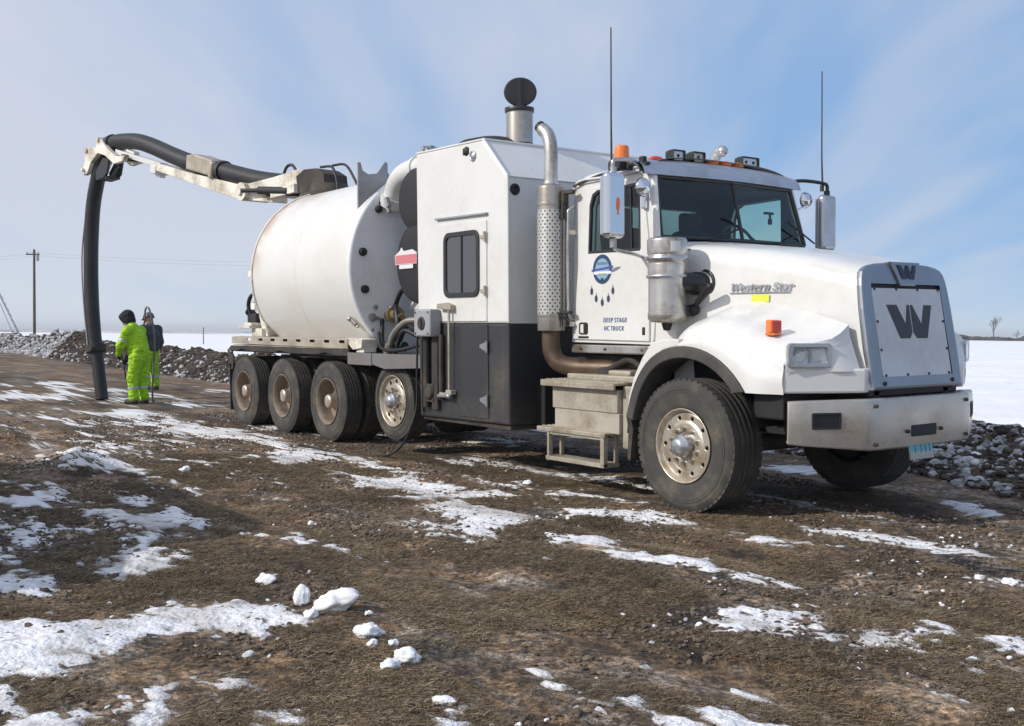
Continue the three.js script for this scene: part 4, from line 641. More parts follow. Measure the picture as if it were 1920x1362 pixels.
// ---- machine room body: white above, charcoal below
const bodyPart = sub('equipment_body', truck);
{
  const r = 0.03, up = [[-4.07, 1.539], [-2.345, 1.539], [-2.355, 2.99], [-2.78, 3.405], [-4.10, 3.43]], lo = [[-4.03, 0.505], [-2.335, 0.525], [-2.345, 1.537], [-4.07, 1.537]];
  part('upper_shell', slab(up, -1.29, 1.29, 0.022), M.white, bodyPart); part('lower_shell', slab(lo, -1.288, 1.288, 0.022), M.charcoal, bodyPart);
  part('lower_sill', [span(-4.02, -2.36, 0.47, 0.515, -1.25, 1.25, 0.006)], M.frame, bodyPart);
  // edge trims of the bevel and the roof
  part('edge_trim', [...[1, -1].flatMap((s) => [cyl([-2.352, 2.99, s * 1.285], [-2.775, 3.408, s * 1.285], 0.014), cyl([-2.775, 3.408, s * 1.285], [-4.09, 3.432, s * 1.285], 0.012), cyl([-2.352, 2.99, s * 1.285], [-2.345, 1.545, s * 1.285], 0.012)]), cyl([-2.352, 2.99, -1.28], [-2.352, 2.99, 1.28], 0.008), cyl([-2.775, 3.408, -1.28], [-2.775, 3.408, 1.28], 0.014)], M.white, bodyPart);
  // walk-in door
  const win = rrect(-3.47, 1.842, -2.855, 2.472, 0.075);
  const door = part('door', [slab([[-3.63, 1.56], [-2.705, 1.56], [-2.705, 2.585], [-3.63, 2.60]], 1.286, 1.302, 0.004, [win])], M.white, bodyPart);
  part('lower_door', [slab([[-3.20, 0.56], [-2.68, 0.565], [-2.695, 1.525], [-3.20, 1.525]], 1.284, 1.299, 0.004)], M.charcoal, bodyPart);
  part('window_frame', [slab(rrect(-3.50, 1.812, -2.825, 2.502, 0.095), 1.296, 1.318, 0.005, [rrect(-3.45, 1.862, -2.875, 2.452, 0.06)]), span(-3.165, -3.145, 1.85, 2.46, 1.30, 1.315, 0.002)], M.plastic, door);
  part('window_pane', [span(-3.47, -2.86, 1.845, 2.47, 1.299, 1.304, 0)], phys({ name: 'smoked_pane', color: new THREE.Color(0.045, 0.045, 0.047), roughness: 0.06, clearcoat: 1, clearcoatRoughness: 0.03 }), door);
  part('drip_rail', [slab([[-3.66, 2.655], [-2.685, 2.64], [-2.685, 2.66], [-3.66, 2.675]], 1.288, 1.325, 0.003)], M.grey, bodyPart);
  for (const [hx, hy] of [[-2.74, 2.42], [-2.74, 1.87]]) part('door_hinge', [span(hx - 0.06, hx + 0.03, hy - 0.018, hy + 0.018, 1.29, 1.318, 0.004), cyl([hx + 0.025, hy - 0.05, 1.318], [hx + 0.025, hy + 0.05, 1.318], 0.016)], M.dusty, bodyPart);
  for (const hy of [1.30, 0.75]) part('strap_hinge', [slab([[-2.82, hy - 0.01], [-2.72, hy - 0.045], [-2.69, hy - 0.045], [-2.69, hy + 0.045], [-2.72, hy + 0.045], [-2.82, hy + 0.02]], 1.296, 1.312, 0.003), cyl([-2.69, hy - 0.06, 1.312], [-2.69, hy + 0.06, 1.312], 0.014)], M.chromeDull, bodyPart);
  // door-lock rod with brackets
  const rod = part('lock_rod', [cyl([-3.345, 0.80, 1.345], [-3.345, 1.70, 1.345], 0.014), span(-3.40, -3.29, 0.78, 0.83, 1.29, 1.36)], M.dusty, bodyPart);
  part('rod_bracket', [slab([[-3.55, 1.70], [-3.28, 1.68], [-3.28, 1.73], [-3.40, 1.76], [-3.55, 1.75]], 1.288, 1.37, 0.006), slab([[-3.54, 0.74], [-3.36, 0.74], [-3.36, 0.78], [-3.54, 0.80]], 1.288, 1.35, 0.006)], M.dusty, rod);
  part('lock_lever', [bx(0.22, 0.035, 0.03, -3.44, 0.765, 1.36, 0.01, 0, 0.05), ball(-3.33, 0.765, 1.36, 0.03)], M.chromeDull, rod);
  // grey junction box with conduits
  const jb = part('junction_box', [bx(0.34, 0.30, 0.15, -3.74, 1.545, 1.37, 0.025)], M.grey, bodyPart);
  part('box_handle', [lathe([[0.075, 0], [0.07, 0.012], [0.05, 0.014], [0.045, 0.004], [0.001, 0.004]], 'z', [-3.74, 1.54, 1.445], 24), bx(0.03, 0.10, 0.02, -3.74, 1.54, 1.46, 0.006, 0, 0.3)], M.frame, jb);
  part('box_screw', [[-3.87, 1.66], [-3.61, 1.66], [-3.87, 1.43], [-3.61, 1.43]].map(([x, y]) => cyl([x, y, 1.44], [x, y, 1.45], 0.012, 0.012, 10)), M.frame, jb);
  part('conduit', [cyl([-3.84, 0.62, 1.325], [-3.84, 1.42, 1.325], 0.035), span(-3.72, -3.60, 0.60, 1.40, 1.285, 1.335, 0.012), cyl([-3.54, 0.72, 1.32], [-3.54, 1.42, 1.32], 0.028), cyl([-3.95, 0.56, 1.31], [-3.95, 1.45, 1.31], 0.018)], M.frame, bodyPart);
  part('outlet_cover', [lathe([[0.075, 0], [0.07, 0.03], [0.05, 0.04], [0.001, 0.04]], 'z', [-3.745, 0.78, 1.335], 24), span(-3.82, -3.67, 0.68, 0.88, 1.32, 1.345)], M.frame, bodyPart);
  part('side_lamp', [lathe([[0.001, 0.03], [0.03, 0.028], [0.045, 0.012], [0.05, 0]], 'z', [-3.08, 3.325, 1.288], 20), span(-3.14, -3.03, 3.29, 3.36, 1.286, 1.30)], M.black, bodyPart);
  part('side_lamp', [new THREE.TorusGeometry(0.045, 0.012, 8, 24).translate(-2.955, 3.262, 1.295), lathe([[0.001, 0.02], [0.03, 0.018], [0.042, 0]], 'z', [-2.955, 3.262, 1.288], 20)], M.chromeDull, bodyPart);
  part('front_port', [lathe([[0.001, 0.006], [0.026, 0.006], [0.030, 0.02], [0.044, 0.024], [0.056, 0.012], [0.058, 0]], 'x', [-2.353, 2.865, 1.20], 24)], M.black, bodyPart);
  // roof: dark fan cowl and the big flap-capped stack
  part('roof_fan', [lathe([[0.001, 0.13], [0.16, 0.125], [0.34, 0.08], [0.40, 0.04], [0.41, 0]], 'y', [-3.28, 3.41, 0.82], 40).scale(1, 1, 1)], M.black, bodyPart);
  const stack = part('engine_stack', [lathe([[0.125, 0.30], [0.142, 0.30], [0.142, -0.06], [0.15, -0.06]], 'y', [-2.95, 3.50, 0.7], 36), lathe([[0.12, 0.28], [0.0, 0.28]], 'y', [-2.95, 3.45, 0.7], 20)], M.steel, bodyPart);
  part('stack_collar', [lathe([[0.14, 0.27], [0.155, 0.27], [0.158, 0.315], [0.135, 0.318], [0.128, 0.29]], 'y', [-2.95, 3.50, 0.7], 36)], M.plastic, stack);
  part('rain_flap', [lathe([[0.001, 0.012], [0.15, 0.010], [0.172, 0.004], [0.175, -0.004], [0.16, -0.010], [0.001, -0.012]], 'z', [0, 0, 0], 48).rotateY(0.96).scale(1, 0.88, 1).translate(-2.935, 3.985, 0.7), bx(0.04, 0.30, 0.02, -2.922, 3.975, 0.715, 0.005, 0.96), cyl([-2.945, 3.80, 0.7], [-2.945, 3.86, 0.7], 0.012), bx(0.06, 0.03, 0.14, -2.945, 3.835, 0.7, 0.008, 0.96)], M.plastic, stack);
}
// ---- power cable that loops from the body to the ground
part('power_cable', [tube([[-3.97, 1.40, 1.36], [-3.985, 1.0, 1.36], [-3.98, 0.62, 1.37], [-4.0, 0.42, 1.42], [-4.10, 0.22, 1.46], [-4.32, 0.07, 1.48], [-4.62, 0.016, 1.50], [-4.9, 0.012, 1.58], [-5.2, 0.012, 1.70], [-5.7, 0.012, 1.74], [-6.3, 0.012, 1.72]], 0.0125, 110, 8)], M.hose, truck);
// ---- cab
const cab = sub('cab', truck);
{
  const zw = 0.98, rearX = -1.745, A = -0.62;
  const doorWin = [[-1.46, 2.205], [-0.79, 2.195], [-0.775, 2.215], [-0.785, 2.74], [-0.82, 2.765], [-1.33, 2.752], [-1.40, 2.72], [-1.44, 2.62]];
  const outer = [[rearX, 1.355], [A, 1.345], [-0.60, 1.50], [-0.555, 2.28], [-0.68, 2.83], [-0.76, 2.875], [-1.60, 2.865], [-1.69, 2.80]];
  for (const s of [1, -1]) { const g = slab(outer, zw - 0.055, zw - 0.012, 0.008, [doorWin]); part('side_wall', s > 0 ? g : mirrorZ(g), M.white, cab); const l = slab(outer, zw - 0.075, zw - 0.058, 0.002, [doorWin]); part('inner_lining', s > 0 ? l : mirrorZ(l), M.trim, cab); }
  // doors stand 12 mm proud of the wall, with their own glass
  const doorPts = [[-1.70, 1.385], [-0.652, 1.375], [-0.645, 2.19], [-0.735, 2.80], [-0.79, 2.815], [-1.44, 2.80], [-1.52, 2.76], [-1.575, 2.62]];
  for (const s of [1, -1]) {
    const g = slab(doorPts, zw - 0.012, zw + 0.008, 0.007, [doorWin]), door = part('door', s > 0 ? g : mirrorZ(g), M.white, cab);
    const f = slab(doorWin.map(([x, y]) => [x + (x < -1.1 ? -0.018 : 0.018), y + (y < 2.4 ? -0.018 : 0.018)]), zw - 0.02, zw + 0.011, 0.003, [doorWin.map(([x, y]) => [x + (x < -1.1 ? 0.006 : -0.006), y + (y < 2.4 ? 0.006 : -0.006)])]); part('window_seal', s > 0 ? f : mirrorZ(f), M.plastic, door);
    const pane = new THREE.ShapeGeometry(poly(doorWin.map(([x, y]) => [x + (x < -1.1 ? -0.01 : 0.01), y + (y < 2.4 ? -0.01 : 0.01)]))).translate(0, 0, s * (zw - 0.004)); part('window_pane', pane, M.glass, door);
    if (s > 0) {
      part('vent_bar', [cyl([-0.88, 2.20, zw + 0.002], [-0.90, 2.76, zw + 0.002], 0.008)], M.plastic, door);
      part('door_handle', [slab(rrect(-1.61, 1.43, -1.48, 1.545, 0.025), zw + 0.006, zw + 0.013, 0.002, [rrect(-1.595, 1.445, -1.495, 1.53, 0.015)]), span(-1.54, -1.50, 1.447, 1.528, zw + 0.006, zw + 0.018, 0.006)], M.black, door);
      part('lower_vent', [span(-0.735, -0.70, 1.43, 1.50, zw + 0.004, zw + 0.014, 0.005), span(-1.62, -1.47, 1.395, 1.415, zw + 0.006, zw + 0.012, 0.002)], M.black, door);
    }
  }
  // door decal: round badge with a feather, five small feathers hanging, two lines of lettering
  const dg = new THREE.PlaneGeometry(0.72, 0.80).translate(-1.215, 1.785, zw + 0.0105); dg.userData.keepUV = true;
  part('door_decal', dg, std({ name: 'door_decal', roughness: 0.45, transparent: true, alphaTest: 0.35, map: canvasTex(720, 800, (c) => {
    c.clearRect(0, 0, 720, 800); const ring = (x, y, r, f) => { c.fillStyle = f; c.beginPath(); c.ellipse(x, y, r * 0.97, r, 0, 0, 7); c.fill(); };
    ring(300, 150, 136, '#23405f'); ring(300, 150, 100, '#86a5bd'); c.fillStyle = '#5d7f96'; c.fillRect(225, 85, 150, 26);
    c.fillStyle = '#4a4f96'; c.beginPath(); c.moveTo(150, 150); c.lineTo(450, 122); c.lineTo(450, 146); c.lineTo(150, 168); c.fill(); c.fillStyle = '#dfe3ea'; c.fillRect(178, 170, 250, 26); c.fillStyle = '#8c9a86'; c.fillRect(235, 190, 130, 18); c.fillStyle = '#16304a'; c.fillRect(282, 232, 36, 26);
    c.fillStyle = '#707880'; c.beginPath(); c.moveTo(420, 172); c.quadraticCurveTo(480, 130, 560, 138); c.quadraticCurveTo(500, 178, 425, 182); c.fill();
    c.fillStyle = '#2f3d58'; for (const [x, y] of [[150, 352], [214, 420], [300, 458], [386, 424], [448, 352]]) { c.beginPath(); c.ellipse(x, y, 20, 33, 0, 0, 7); c.fill(); c.fillRect(x - 3, y - 54, 6, 30); }
    c.fillStyle = '#46618a'; c.textAlign = 'center'; c.font = 'bold 58px sans-serif'; c.fillText('DEEP STAGE', 478, 640, 400); c.fillText('HC TRUCK', 462, 716, 310);
  }) }), cab);
  // back wall, floor, roof
  const backWin = rrect(-0.72, 2.16, 0.72, 2.70, 0.08), backPane = new THREE.ShapeGeometry(poly(backWin)).rotateY(Math.PI / 2).translate(rearX + 0.015, 0, 0);
  const rw = part('rear_wall', [facing([[-0.93, 1.36], [0.93, 1.36], [0.93, 2.80], [0.85, 2.84], [-0.85, 2.84], [-0.93, 2.80]], rearX - 0.01, 0.05, 0.006, [backWin])], M.white, cab); part('rear_window_pane', backPane, M.glass, rw); part('rear_lining', [facing([[-0.9, 1.36], [0.9, 1.36], [0.9, 2.82], [-0.9, 2.82]], rearX + 0.045, 0.015, 0, [backWin])], M.trim, cab);
  part('floor', [span(rearX, -0.55, 1.30, 1.36, -0.93, 0.93, 0.01)], M.trim, cab);
  {
    const rows = []; for (let i = 0; i <= 16; i++) { const t = i / 16, x = lerp(-1.745, -0.70, t), e = sstep(0, 0.16, t), row = []; for (let j = 0; j <= 28; j++) { const u = j / 14 - 1, z = u * (0.985 - 0.10 * (1 - e) ** 2), y = 2.845 + (0.10 + 0.075 * e) * Math.pow(1 - Math.pow(Math.abs(u), 3.2), 0.5) + 0.02 * t; row.push([x, y, z]); } rows.push(row); }
    part('roof', [loft(rows), span(-1.72, -0.75, 2.83, 2.86, -0.95, 0.95, 0.008)], M.white, cab); part('headliner', [span(-1.70, -0.72, 2.80, 2.826, -0.92, 0.92, 0.004)], M.trim, cab);
    part('drip_rail', both([tube([[-1.70, 2.80, 0.985], [-1.63, 2.868, 0.99], [-1.2, 2.876, 0.992], [-0.78, 2.884, 0.992]], 0.012, 30, 8)]), M.white, cab);
  }
  // windscreen: two tinted panes with a centre bar, black seal all round
  const W = (t, u) => { const top = t, x = lerp(-0.535, -0.665, t) + (1 - Math.abs(u)) * lerp(0.075, 0.075, t), z = u * lerp(0.955, 0.895, t), y = lerp(2.285, 2.832, t); return [x, y, z]; };
  for (const [a, b] of [[0.012, 0.985], [-0.985, -0.012]]) { const rows = []; for (let i = 0; i <= 6; i++) { const row = []; for (let j = 0; j <= 6; j++) row.push(W(0.02 + 0.96 * i / 6, lerp(a, b, j / 6))); rows.push(row); } const g = loft(rows); part('windscreen_pane', g, M.glass, cab); }
  const seal = (pts, r) => tube(pts, r, 60, 8, 0.1);
  part('windscreen_seal', [cyl(W(0, 0), W(1, 0), 0.017), cyl(W(0, 1), W(1, 1), 0.022), cyl(W(0, -1), W(1, -1), 0.022), cyl(W(0, 1), W(0, 0), 0.02), cyl(W(0, 0), W(0, -1), 0.02), cyl(W(1, 1), W(1, 0), 0.022), cyl(W(1, 0), W(1, -1), 0.022)], M.plastic, cab);
  for (const s of [1, -1]) part('windscreen_pillar', [cyl([-0.555, 2.28, 0.965], [-0.68, 2.85, 0.91], 0.035, 0.035, 16), slab([[-0.66, 2.19], [-0.57, 2.24], [-0.56, 2.30], [-0.69, 2.86], [-0.74, 2.84], [-0.745, 2.80]], 0.93, 0.975, 0.006)].map((g) => (s > 0 ? g : mirrorZ(g))), M.white, cab);
  part('cowl', [loft([[-0.50, 2.265], [-0.44, 2.245], [-0.36, 2.20]].map(([x, y]) => Array.from({ length: 13 }, (_, j) => { const u = j / 6 - 1; return [x + 0.06 * (1 - u * u), y - 0.03 * u * u, u * (x < -0.45 ? 0.95 : 0.86)]; }))), ...both([slab([[-0.62, 1.36], [-0.36, 1.36], [-0.34, 2.16], [-0.48, 2.25], [-0.60, 2.27]], 0.80, 0.955, 0.02)])], M.white, cab);
  part('wiper', [-0.45, 0.42].flatMap((z) => [cyl([-0.44, 2.27, z], [-0.50, 2.40, z - 0.42], 0.009), cyl([-0.50, 2.31, z - 0.62], [-0.50, 2.50, z - 0.22], 0.008)]), M.black, cab);
  // interior
  part('dashboard', [loft([[-0.50, 2.25], [-0.62, 2.30], [-0.80, 2.29], [-0.88, 2.20], [-0.86, 1.9]].map(([x, y]) => [[x, y, -0.9], [x, y, 0], [x, y, 0.9]])), span(-1.0, -0.85, 1.4, 2.1, -0.25, 0.25, 0.03)], M.trim, cab);
  for (const z of [0.48, -0.48]) part('seat', [bx(0.5, 0.16, 0.5, -1.28, 1.72, z, 0.05), bx(0.14, 0.70, 0.48, -1.55, 2.12, z, 0.05, 0, 0.12), bx(0.10, 0.2, 0.28, -1.60, 2.56, z, 0.04), bx(0.35, 0.3, 0.35, -1.3, 1.5, z, 0.02)], M.trim, cab);
  part('steering_wheel', [new THREE.TorusGeometry(0.22, 0.016, 10, 40).rotateY(Math.PI / 2).rotateZ(0.45).translate(-0.93, 2.30, -0.48), cyl([-0.93, 2.30, -0.48], [-0.70, 2.1, -0.48], 0.03), bx(0.03, 0.05, 0.40, -0.93, 2.30, -0.48, 0.01, 0, 0.45)], M.plastic, cab);
  part('cab_speaker', [bx(0.03, 0.025, 0.13, -0.74, 2.60, -0.68, 0.008), cyl([-0.74, 2.60, -0.70], [-0.74, 2.53, -0.70], 0.012), bx(0.035, 0.06, 0.045, -0.74, 2.52, -0.70, 0.015)], M.plastic, cab);
  // sun visor over the windscreen
  {
    const rows = []; const prof = [[0.0, -0.015], [0.085, -0.085], [0.095, -0.07], [0.05, 0.05], [-0.01, 0.11], [-0.15, 0.15], [-0.16, 0.14], [-0.05, 0.09], [0, -0.015]];
    for (const [px, py] of prof) { const row = []; for (let j = 0; j <= 32; j++) { const u = j / 16 - 1, k = Math.pow(Math.abs(u), 4); row.push([-0.71 + px * (1 - 0.35 * k) + 0.055 * (1 - u * u), 2.905 - 0.018 * Math.pow(Math.abs(u), 2.2) + 0.80 * py * (1 - 0.30 * k), u * 1.045]); } rows.push(row); }
    part('sun_visor', [loft(rows)], M.chromeDull, cab);
  }
  for (const [x, y, z] of [[-0.83, 3.01, 0.74], [-0.785, 3.03, 0.06], [-0.775, 3.03, -0.10], [-0.785, 3.03, -0.28], [-0.82, 3.01, -0.74]]) part('marker_lamp', [ball(x, y, z, 0.062, 0.9, 0.5, 1.25, 16)], z > 0.5 ? M.red : M.amber, cab);
  const work = (z, w) => { const x = -0.80, y = 3.068 - 0.02 * (z - 0.1), l = part('work_lamp', [extr(poly(rrect(-w / 2, -0.052, w / 2, 0.052, 0.014), [rrect(-w / 2 + 0.010, -0.042, w / 2 - 0.010, 0.042, 0.008)]), 0.07, 0.004).rotateY(Math.PI / 2).translate(x - 0.04, y, z), span(x - 0.09, x - 0.025, y - 0.048, y + 0.048, z - w / 2 + 0.006, z + w / 2 - 0.006, 0.02), cyl([x - 0.03, 2.98, z], [x - 0.03, 3.03, z], 0.014)], M.plastic, cab); part('lamp_lens', [span(x - 0.012, x + 0.012, y - 0.043, y + 0.043, z - w / 2 + 0.009, z + w / 2 - 0.009, 0.006)], M.alu, l); part('lamp_bulb', (w > 0.2 ? [0.05, -0.05] : [0]).map((o) => ball(x + 0.012, y, z + o, 0.016, 0.6, 1, 1, 12)), M.black, l); };
  work(0.50, 0.16); work(0.24, 0.16); work(-0.46, 0.24);
  part('roof_horn', [tube([[-1.12, 2.98, -0.30], [-1.10, 3.12, -0.30], [-1.05, 3.19, -0.30], [-0.99, 3.20, -0.30]], 0.055, 30, 18)], M.chromeDull, cab);
  // amber beacon on its bracket
  part('beacon_bracket', [bx(0.08, 0.03, 0.42, -1.00, 2.957, 0.92, 0.008), bx(0.40, 0.025, 0.05, -0.86, 2.947, 0.99, 0.006, 0, -0.06), bx(0.06, 0.10, 0.05, -0.72, 2.95, 1.0, 0.01), cyl([-1.0, 2.93, 1.04], [-0.78, 2.9, 1.09], 0.024), bx(0.16, 0.09, 0.10, -0.92, 2.93, 1.12, 0.02)], M.black, cab);
  part('beacon', [lathe([[0.001, 0.145], [0.055, 0.143], [0.066, 0.13], [0.070, 0.04], [0.072, 0.0]], 'y', [-1.02, 2.992, 0.98], 28), lathe([[0.072, 0.0], [0.075, -0.025], [0.001, -0.025]], 'y', [-1.02, 2.992, 0.98], 28)], M.amber, cab);
  // chrome strip, cab sill and grab rails
  part('cab_sill', [span(-1.745, -0.66, 1.255, 1.335, 0.90, 0.975, 0.012), span(-1.1, -0.665, 1.265, 1.325, 0.965, 0.982, 0.004)], M.alu, cab); part('sill_bolt', [-1.6, -1.25, -0.75].map((x) => cyl([x, 1.295, 0.97], [x, 1.295, 0.987], 0.012, 0.012, 10)), M.frame, cab);
  part('grab_rail', [tube([[-1.69, 2.66, 0.96], [-1.69, 2.62, 1.05], [-1.69, 2.5, 1.06], [-1.69, 1.72, 1.06], [-1.69, 1.60, 1.05], [-1.69, 1.56, 0.96]], 0.014, 40, 8), bx(0.04, 0.05, 0.1, -1.69, 2.40, 1.01, 0.01), bx(0.05, 0.05, 0.1, -1.69, 1.53, 1.0, 0.01)], M.alu, cab);
  part('lower_cab_gear', [span(-1.70, -0.70, 1.12, 1.25, 0.55, 0.86, 0.03), tube([[-1.65, 1.18, 0.9], [-1.3, 1.10, 0.93], [-1.0, 1.2, 0.9], [-0.8, 1.12, 0.9]], 0.03, 30, 8), span(-1.35, -0.8, 1.02, 1.1, 0.7, 0.98, 0.02)], M.frame, cab);
}
// ---- mirrors
function mirror(s) {
  const g = sub('side_mirror', cab), f = (l) => (s > 0 ? l : l.map(mirrorZ)); const c = s > 0 ? 1.42 : 1.43;
  part('mirror_housing', f([bx(0.10, 0.56, 0.215, -0.635, 2.538, c, 0.045), bx(0.02, 0.50, 0.17, -0.70, 2.538, c, 0.006)]), s > 0 ? M.chrome : M.chromeDull, g);
  part('mirror_glass', f([bx(0.006, 0.48, 0.15, -0.713, 2.538, c, 0.002)]), M.mirrorGlass, g);
  part('mirror_arm', f([tube([[-0.80, 2.90, 0.95], [-0.72, 2.945, 1.10], [-0.635, 2.93, c - 0.06], [-0.635, 2.915, c], [-0.635, 2.80, c]], 0.018, 40, 10), tube([[-0.635, 2.25, c], [-0.635, 2.19, c], [-0.68, 2.165, c - 0.08], [-0.72, 2.14, 1.1], [-0.74, 2.12, 0.98]], 0.016, 40, 10), cyl([-0.635, 2.80, c], [-0.635, 2.86, c], 0.03), cyl([-0.635, 2.18, c], [-0.635, 2.25, c], 0.03)]), s > 0 ? M.chromeDull : M.plastic, g);
  if (s > 0) part('mirror_marker', [ball(-0.587, 2.545, c - 0.01, 0.042, 0.35, 1.5, 0.55, 16), ball(-0.587, 2.47, c - 0.01, 0.022, 0.35, 0.9, 0.6, 12)], M.amber, g);
  part('spot_mirror', f([lathe([[0.001, 0.06], [0.05, 0.05], [0.078, 0.02], [0.085, 0], [0.001, -0.01]], 'x', [s > 0 ? -0.66 : -0.72, s > 0 ? 2.72 : 2.76, s > 0 ? 1.06 : 1.20], 24), tube([[-0.72, s > 0 ? 2.72 : 2.70, 0.96], [-0.71, s > 0 ? 2.66 : 2.66, 1.05], [-0.68, s > 0 ? 2.68 : 2.70, s > 0 ? 1.06 : 1.19]], 0.012, 20, 8), bx(0.05, 0.16, 0.04, -0.70, 2.62, 1.0, 0.01)]), M.chrome, g);
  part('whip_antenna', f([cyl([-0.68, 2.88, c + (s > 0 ? -0.02 : -0.01)], [-0.685, 3.2, c - 0.02], 0.010, 0.008, 8), cyl([-0.685, 3.2, c - 0.02], [-0.69, s > 0 ? 4.05 : 4.06, c - 0.02], 0.0075, 0.0055, 8), cyl([-0.68, 2.86, c - 0.02], [-0.68, 2.92, c - 0.02], 0.02)]), M.frame, g);
}
mirror(1); mirror(-1);

// ---- bonnet, wings, grille
{
  const xs = [-0.50, -0.25, 0, 0.3, 0.6, 0.85, 1.05, 1.20], cr = (a, x) => { const t = clamp((x + 0.5) / 1.7) * (a.length - 1), i = Math.min(a.length - 2, Math.floor(t)); return lerp(a[i], a[i + 1], t - i); };
  const yT = (x) => cr([2.255, 2.222, 2.168, 2.092, 1.985], x), zS = (x) => cr([0.845, 0.795, 0.735, 0.665, 0.565], x);
  const half = (x) => { const y = yT(x), z = zS(x); return [[0, y], [z * 0.35, y - 0.002], [z * 0.62, y - 0.008], [z - 0.13, y - 0.028], [z - 0.075, y - 0.05], [z - 0.035, y - 0.085], [z - 0.012, y - 0.135], [z - 0.003, y - 0.20], [z + 0.004, y - 0.32], [z + 0.012, y - 0.5], [z + 0.018, y - 0.7], [z + 0.022, y - 0.85], [z + 0.026, 1.03]]; };
  const rows = []; for (let i = 0; i <= 40; i++) { const x = lerp(-0.46, 1.195, i / 40), h = half(x), row = [...h.slice(1).reverse().map(([z, y]) => [z, y]), ...h.map(([z, y]) => [-z, y])].map(([z, y]) => [x + (i / 40) ** 3 * Math.max(0, 1.96 - y) * 0.17, y, z]); rows.push(row); }
  const hood = part('bonnet', [loft(rows)], M.white, truck);
  // front wings: skin from the bonnet side out to the wheel arch, ending in the lamp corner
  const crest = (x) => cr2([[-0.16, 1.50], [0.0, 1.575], [0.2, 1.63], [0.4, 1.615], [0.6, 1.555], [0.8, 1.475], [0.92, 1.43], [1.02, 1.395]], x);
  function cr2(t, x) { if (x <= t[0][0]) return t[0][1]; for (let i = 1; i < t.length; i++) if (x <= t[i][0]) { const k = (x - t[i - 1][0]) / (t[i][0] - t[i - 1][0]); return lerp(t[i - 1][1], t[i][1], k * k * (3 - 2 * k) * 0.5 + k * 0.5); } return t[t.length - 1][1]; }
  const archY = (x) => (x < 0.70 ? 0.545 + Math.sqrt(Math.max(0, 0.80 ** 2 - (x - 0.03) ** 2)) : 1.0), low = (x) => Math.max(x < 0.70 ? archY(x) : 1.0, 1.0);
  const wingRows = []; const N = 44;
  for (let i = 0; i <= N; i++) {
    const t = i / N, xo = lerp(-0.10, 1.02, t), front = sstep(0.80, 1, t), c = crest(xo), b = low(xo), row = [];
    const base = [[0.66, c + 0.16], [0.76, c + 0.085], [0.86, c + 0.035], [0.95, c + 0.005], [1.04, c - 0.022], [1.11, c - 0.055], [1.165, c - 0.105], [1.20, c - 0.165]];
    for (const [z, y] of base) { row.push([xo + front * (1.2 - Math.max(z, 0.86)) * 0.50, Math.max(y - front * 0.10 * Math.max(0, 1 - z), b + 0.02), z]); }
    const y1 = Math.max(c - 0.165, b + 0.03); for (let k = 1; k <= 6; k++) { const y = lerp(y1, b, k / 6); row.push([xo, y, lerp(1.20, 1.248, sstep(0, 1, k / 4)) - front * 0.05 * (k / 6)]); }
    wingRows.push(row);
  }
  const lastTop = wingRows[N].slice(0, 8), cap = loft([lastTop, lastTop.map(([x, y, z]) => [x + 0.012, lerp(y, 1.17, 0.25), z]), lastTop.map(([x, y, z]) => [x + 0.01 + 0.10 * sstep(0.95, 0.72, z), 1.17, z])]);
  const wing = loft(wingRows), qf = [], qo = [[-0.02, 1.405], [-0.18, 1.405], [-0.345, 1.372], [-0.46, 1.24], [-0.565, 1.07], [-0.625, 0.90], [-0.662, 0.72]], qi = [[-0.645, 0.72], [-0.605, 0.84], [-0.535, 1.02], [-0.40, 1.19], [-0.2, 1.312], [-0.02, 1.347]];
  for (const s of [1, -1]) {
    const f = (l) => (s > 0 ? l : l.map(mirrorZ)), w = part('front_wing', f([wing, cap]), M.white, truck);
    part('rear_wing_panel', f([slab([...qo, ...qi], 0.86, 1.25, 0.012)]), M.white, w);
    const ro = [], ri = []; for (let k = 0; k <= 28; k++) { const a = lerp(-0.02, 2.92, k / 28), R = 0.805, wdt = 0.10 + 0.035 * sstep(0.7, 0, a); let x = 0.03 + R * Math.cos(a), y = 0.545 + R * Math.sin(a); if (y < 0.985) { if (a < 1.5) continue; } if (a > 1.6) x = lerp(x, x + 0.11, sstep(1.7, 2.9, a)); ro.push([x, y]); ri.unshift([0.03 + (R - wdt) * Math.cos(a) + (a > 1.6 ? 0.10 * sstep(1.7, 2.9, a) : 0), 0.545 + (R - wdt) * Math.sin(a)]); }
    const rif = ri.filter(([x, y]) => x < 0.3 || y > 0.985); const last = rif[rif.length - 1]; if (last[1] > 0.99) rif.push([0.545, 0.985]);
    part('arch_flare', f([slab([...ro, ...rif], 0.98, 1.268, 0.012)]), M.flare, w);
    part('wheel_well', f([(() => { const rows = [], P = []; for (let k = 0; k <= 20; k++) { const a = lerp(0.25, 3.1, k / 20); P.push([0.03 + 0.73 * Math.cos(a), 0.545 + 0.76 * Math.sin(a)]); } for (const z of [0.83, 1.2]) rows.push(P.map(([x, y]) => [x, y, z])); return loft(rows); })(), span(-0.72, 0.98, 0.66, 1.31, 0.825, 0.84, 0), span(0.68, 0.98, 0.80, 1.0, 0.5, 1.15, 0.02)]), M.black, w);
    part('mud_flap', f([slab([[-0.655, 0.75], [-0.60, 0.75], [-0.565, 0.62], [-0.60, 0.345], [-0.635, 0.36], [-0.625, 0.6]], 0.98, 1.255, 0.006)]), M.frame, w);
    // ledge under the lamp: swept nose block
    { const e = extr(poly([[0.72, -1.20], [0.99, -1.205], [1.03, -1.18], [1.335, -0.66], [1.325, -0.585], [0.9, -0.585]]), 0.182, 0.016); e.rotateX(-Math.PI / 2); e.translate(0, 1.008, 0); part('nose_block', f([e]), M.white, w); }
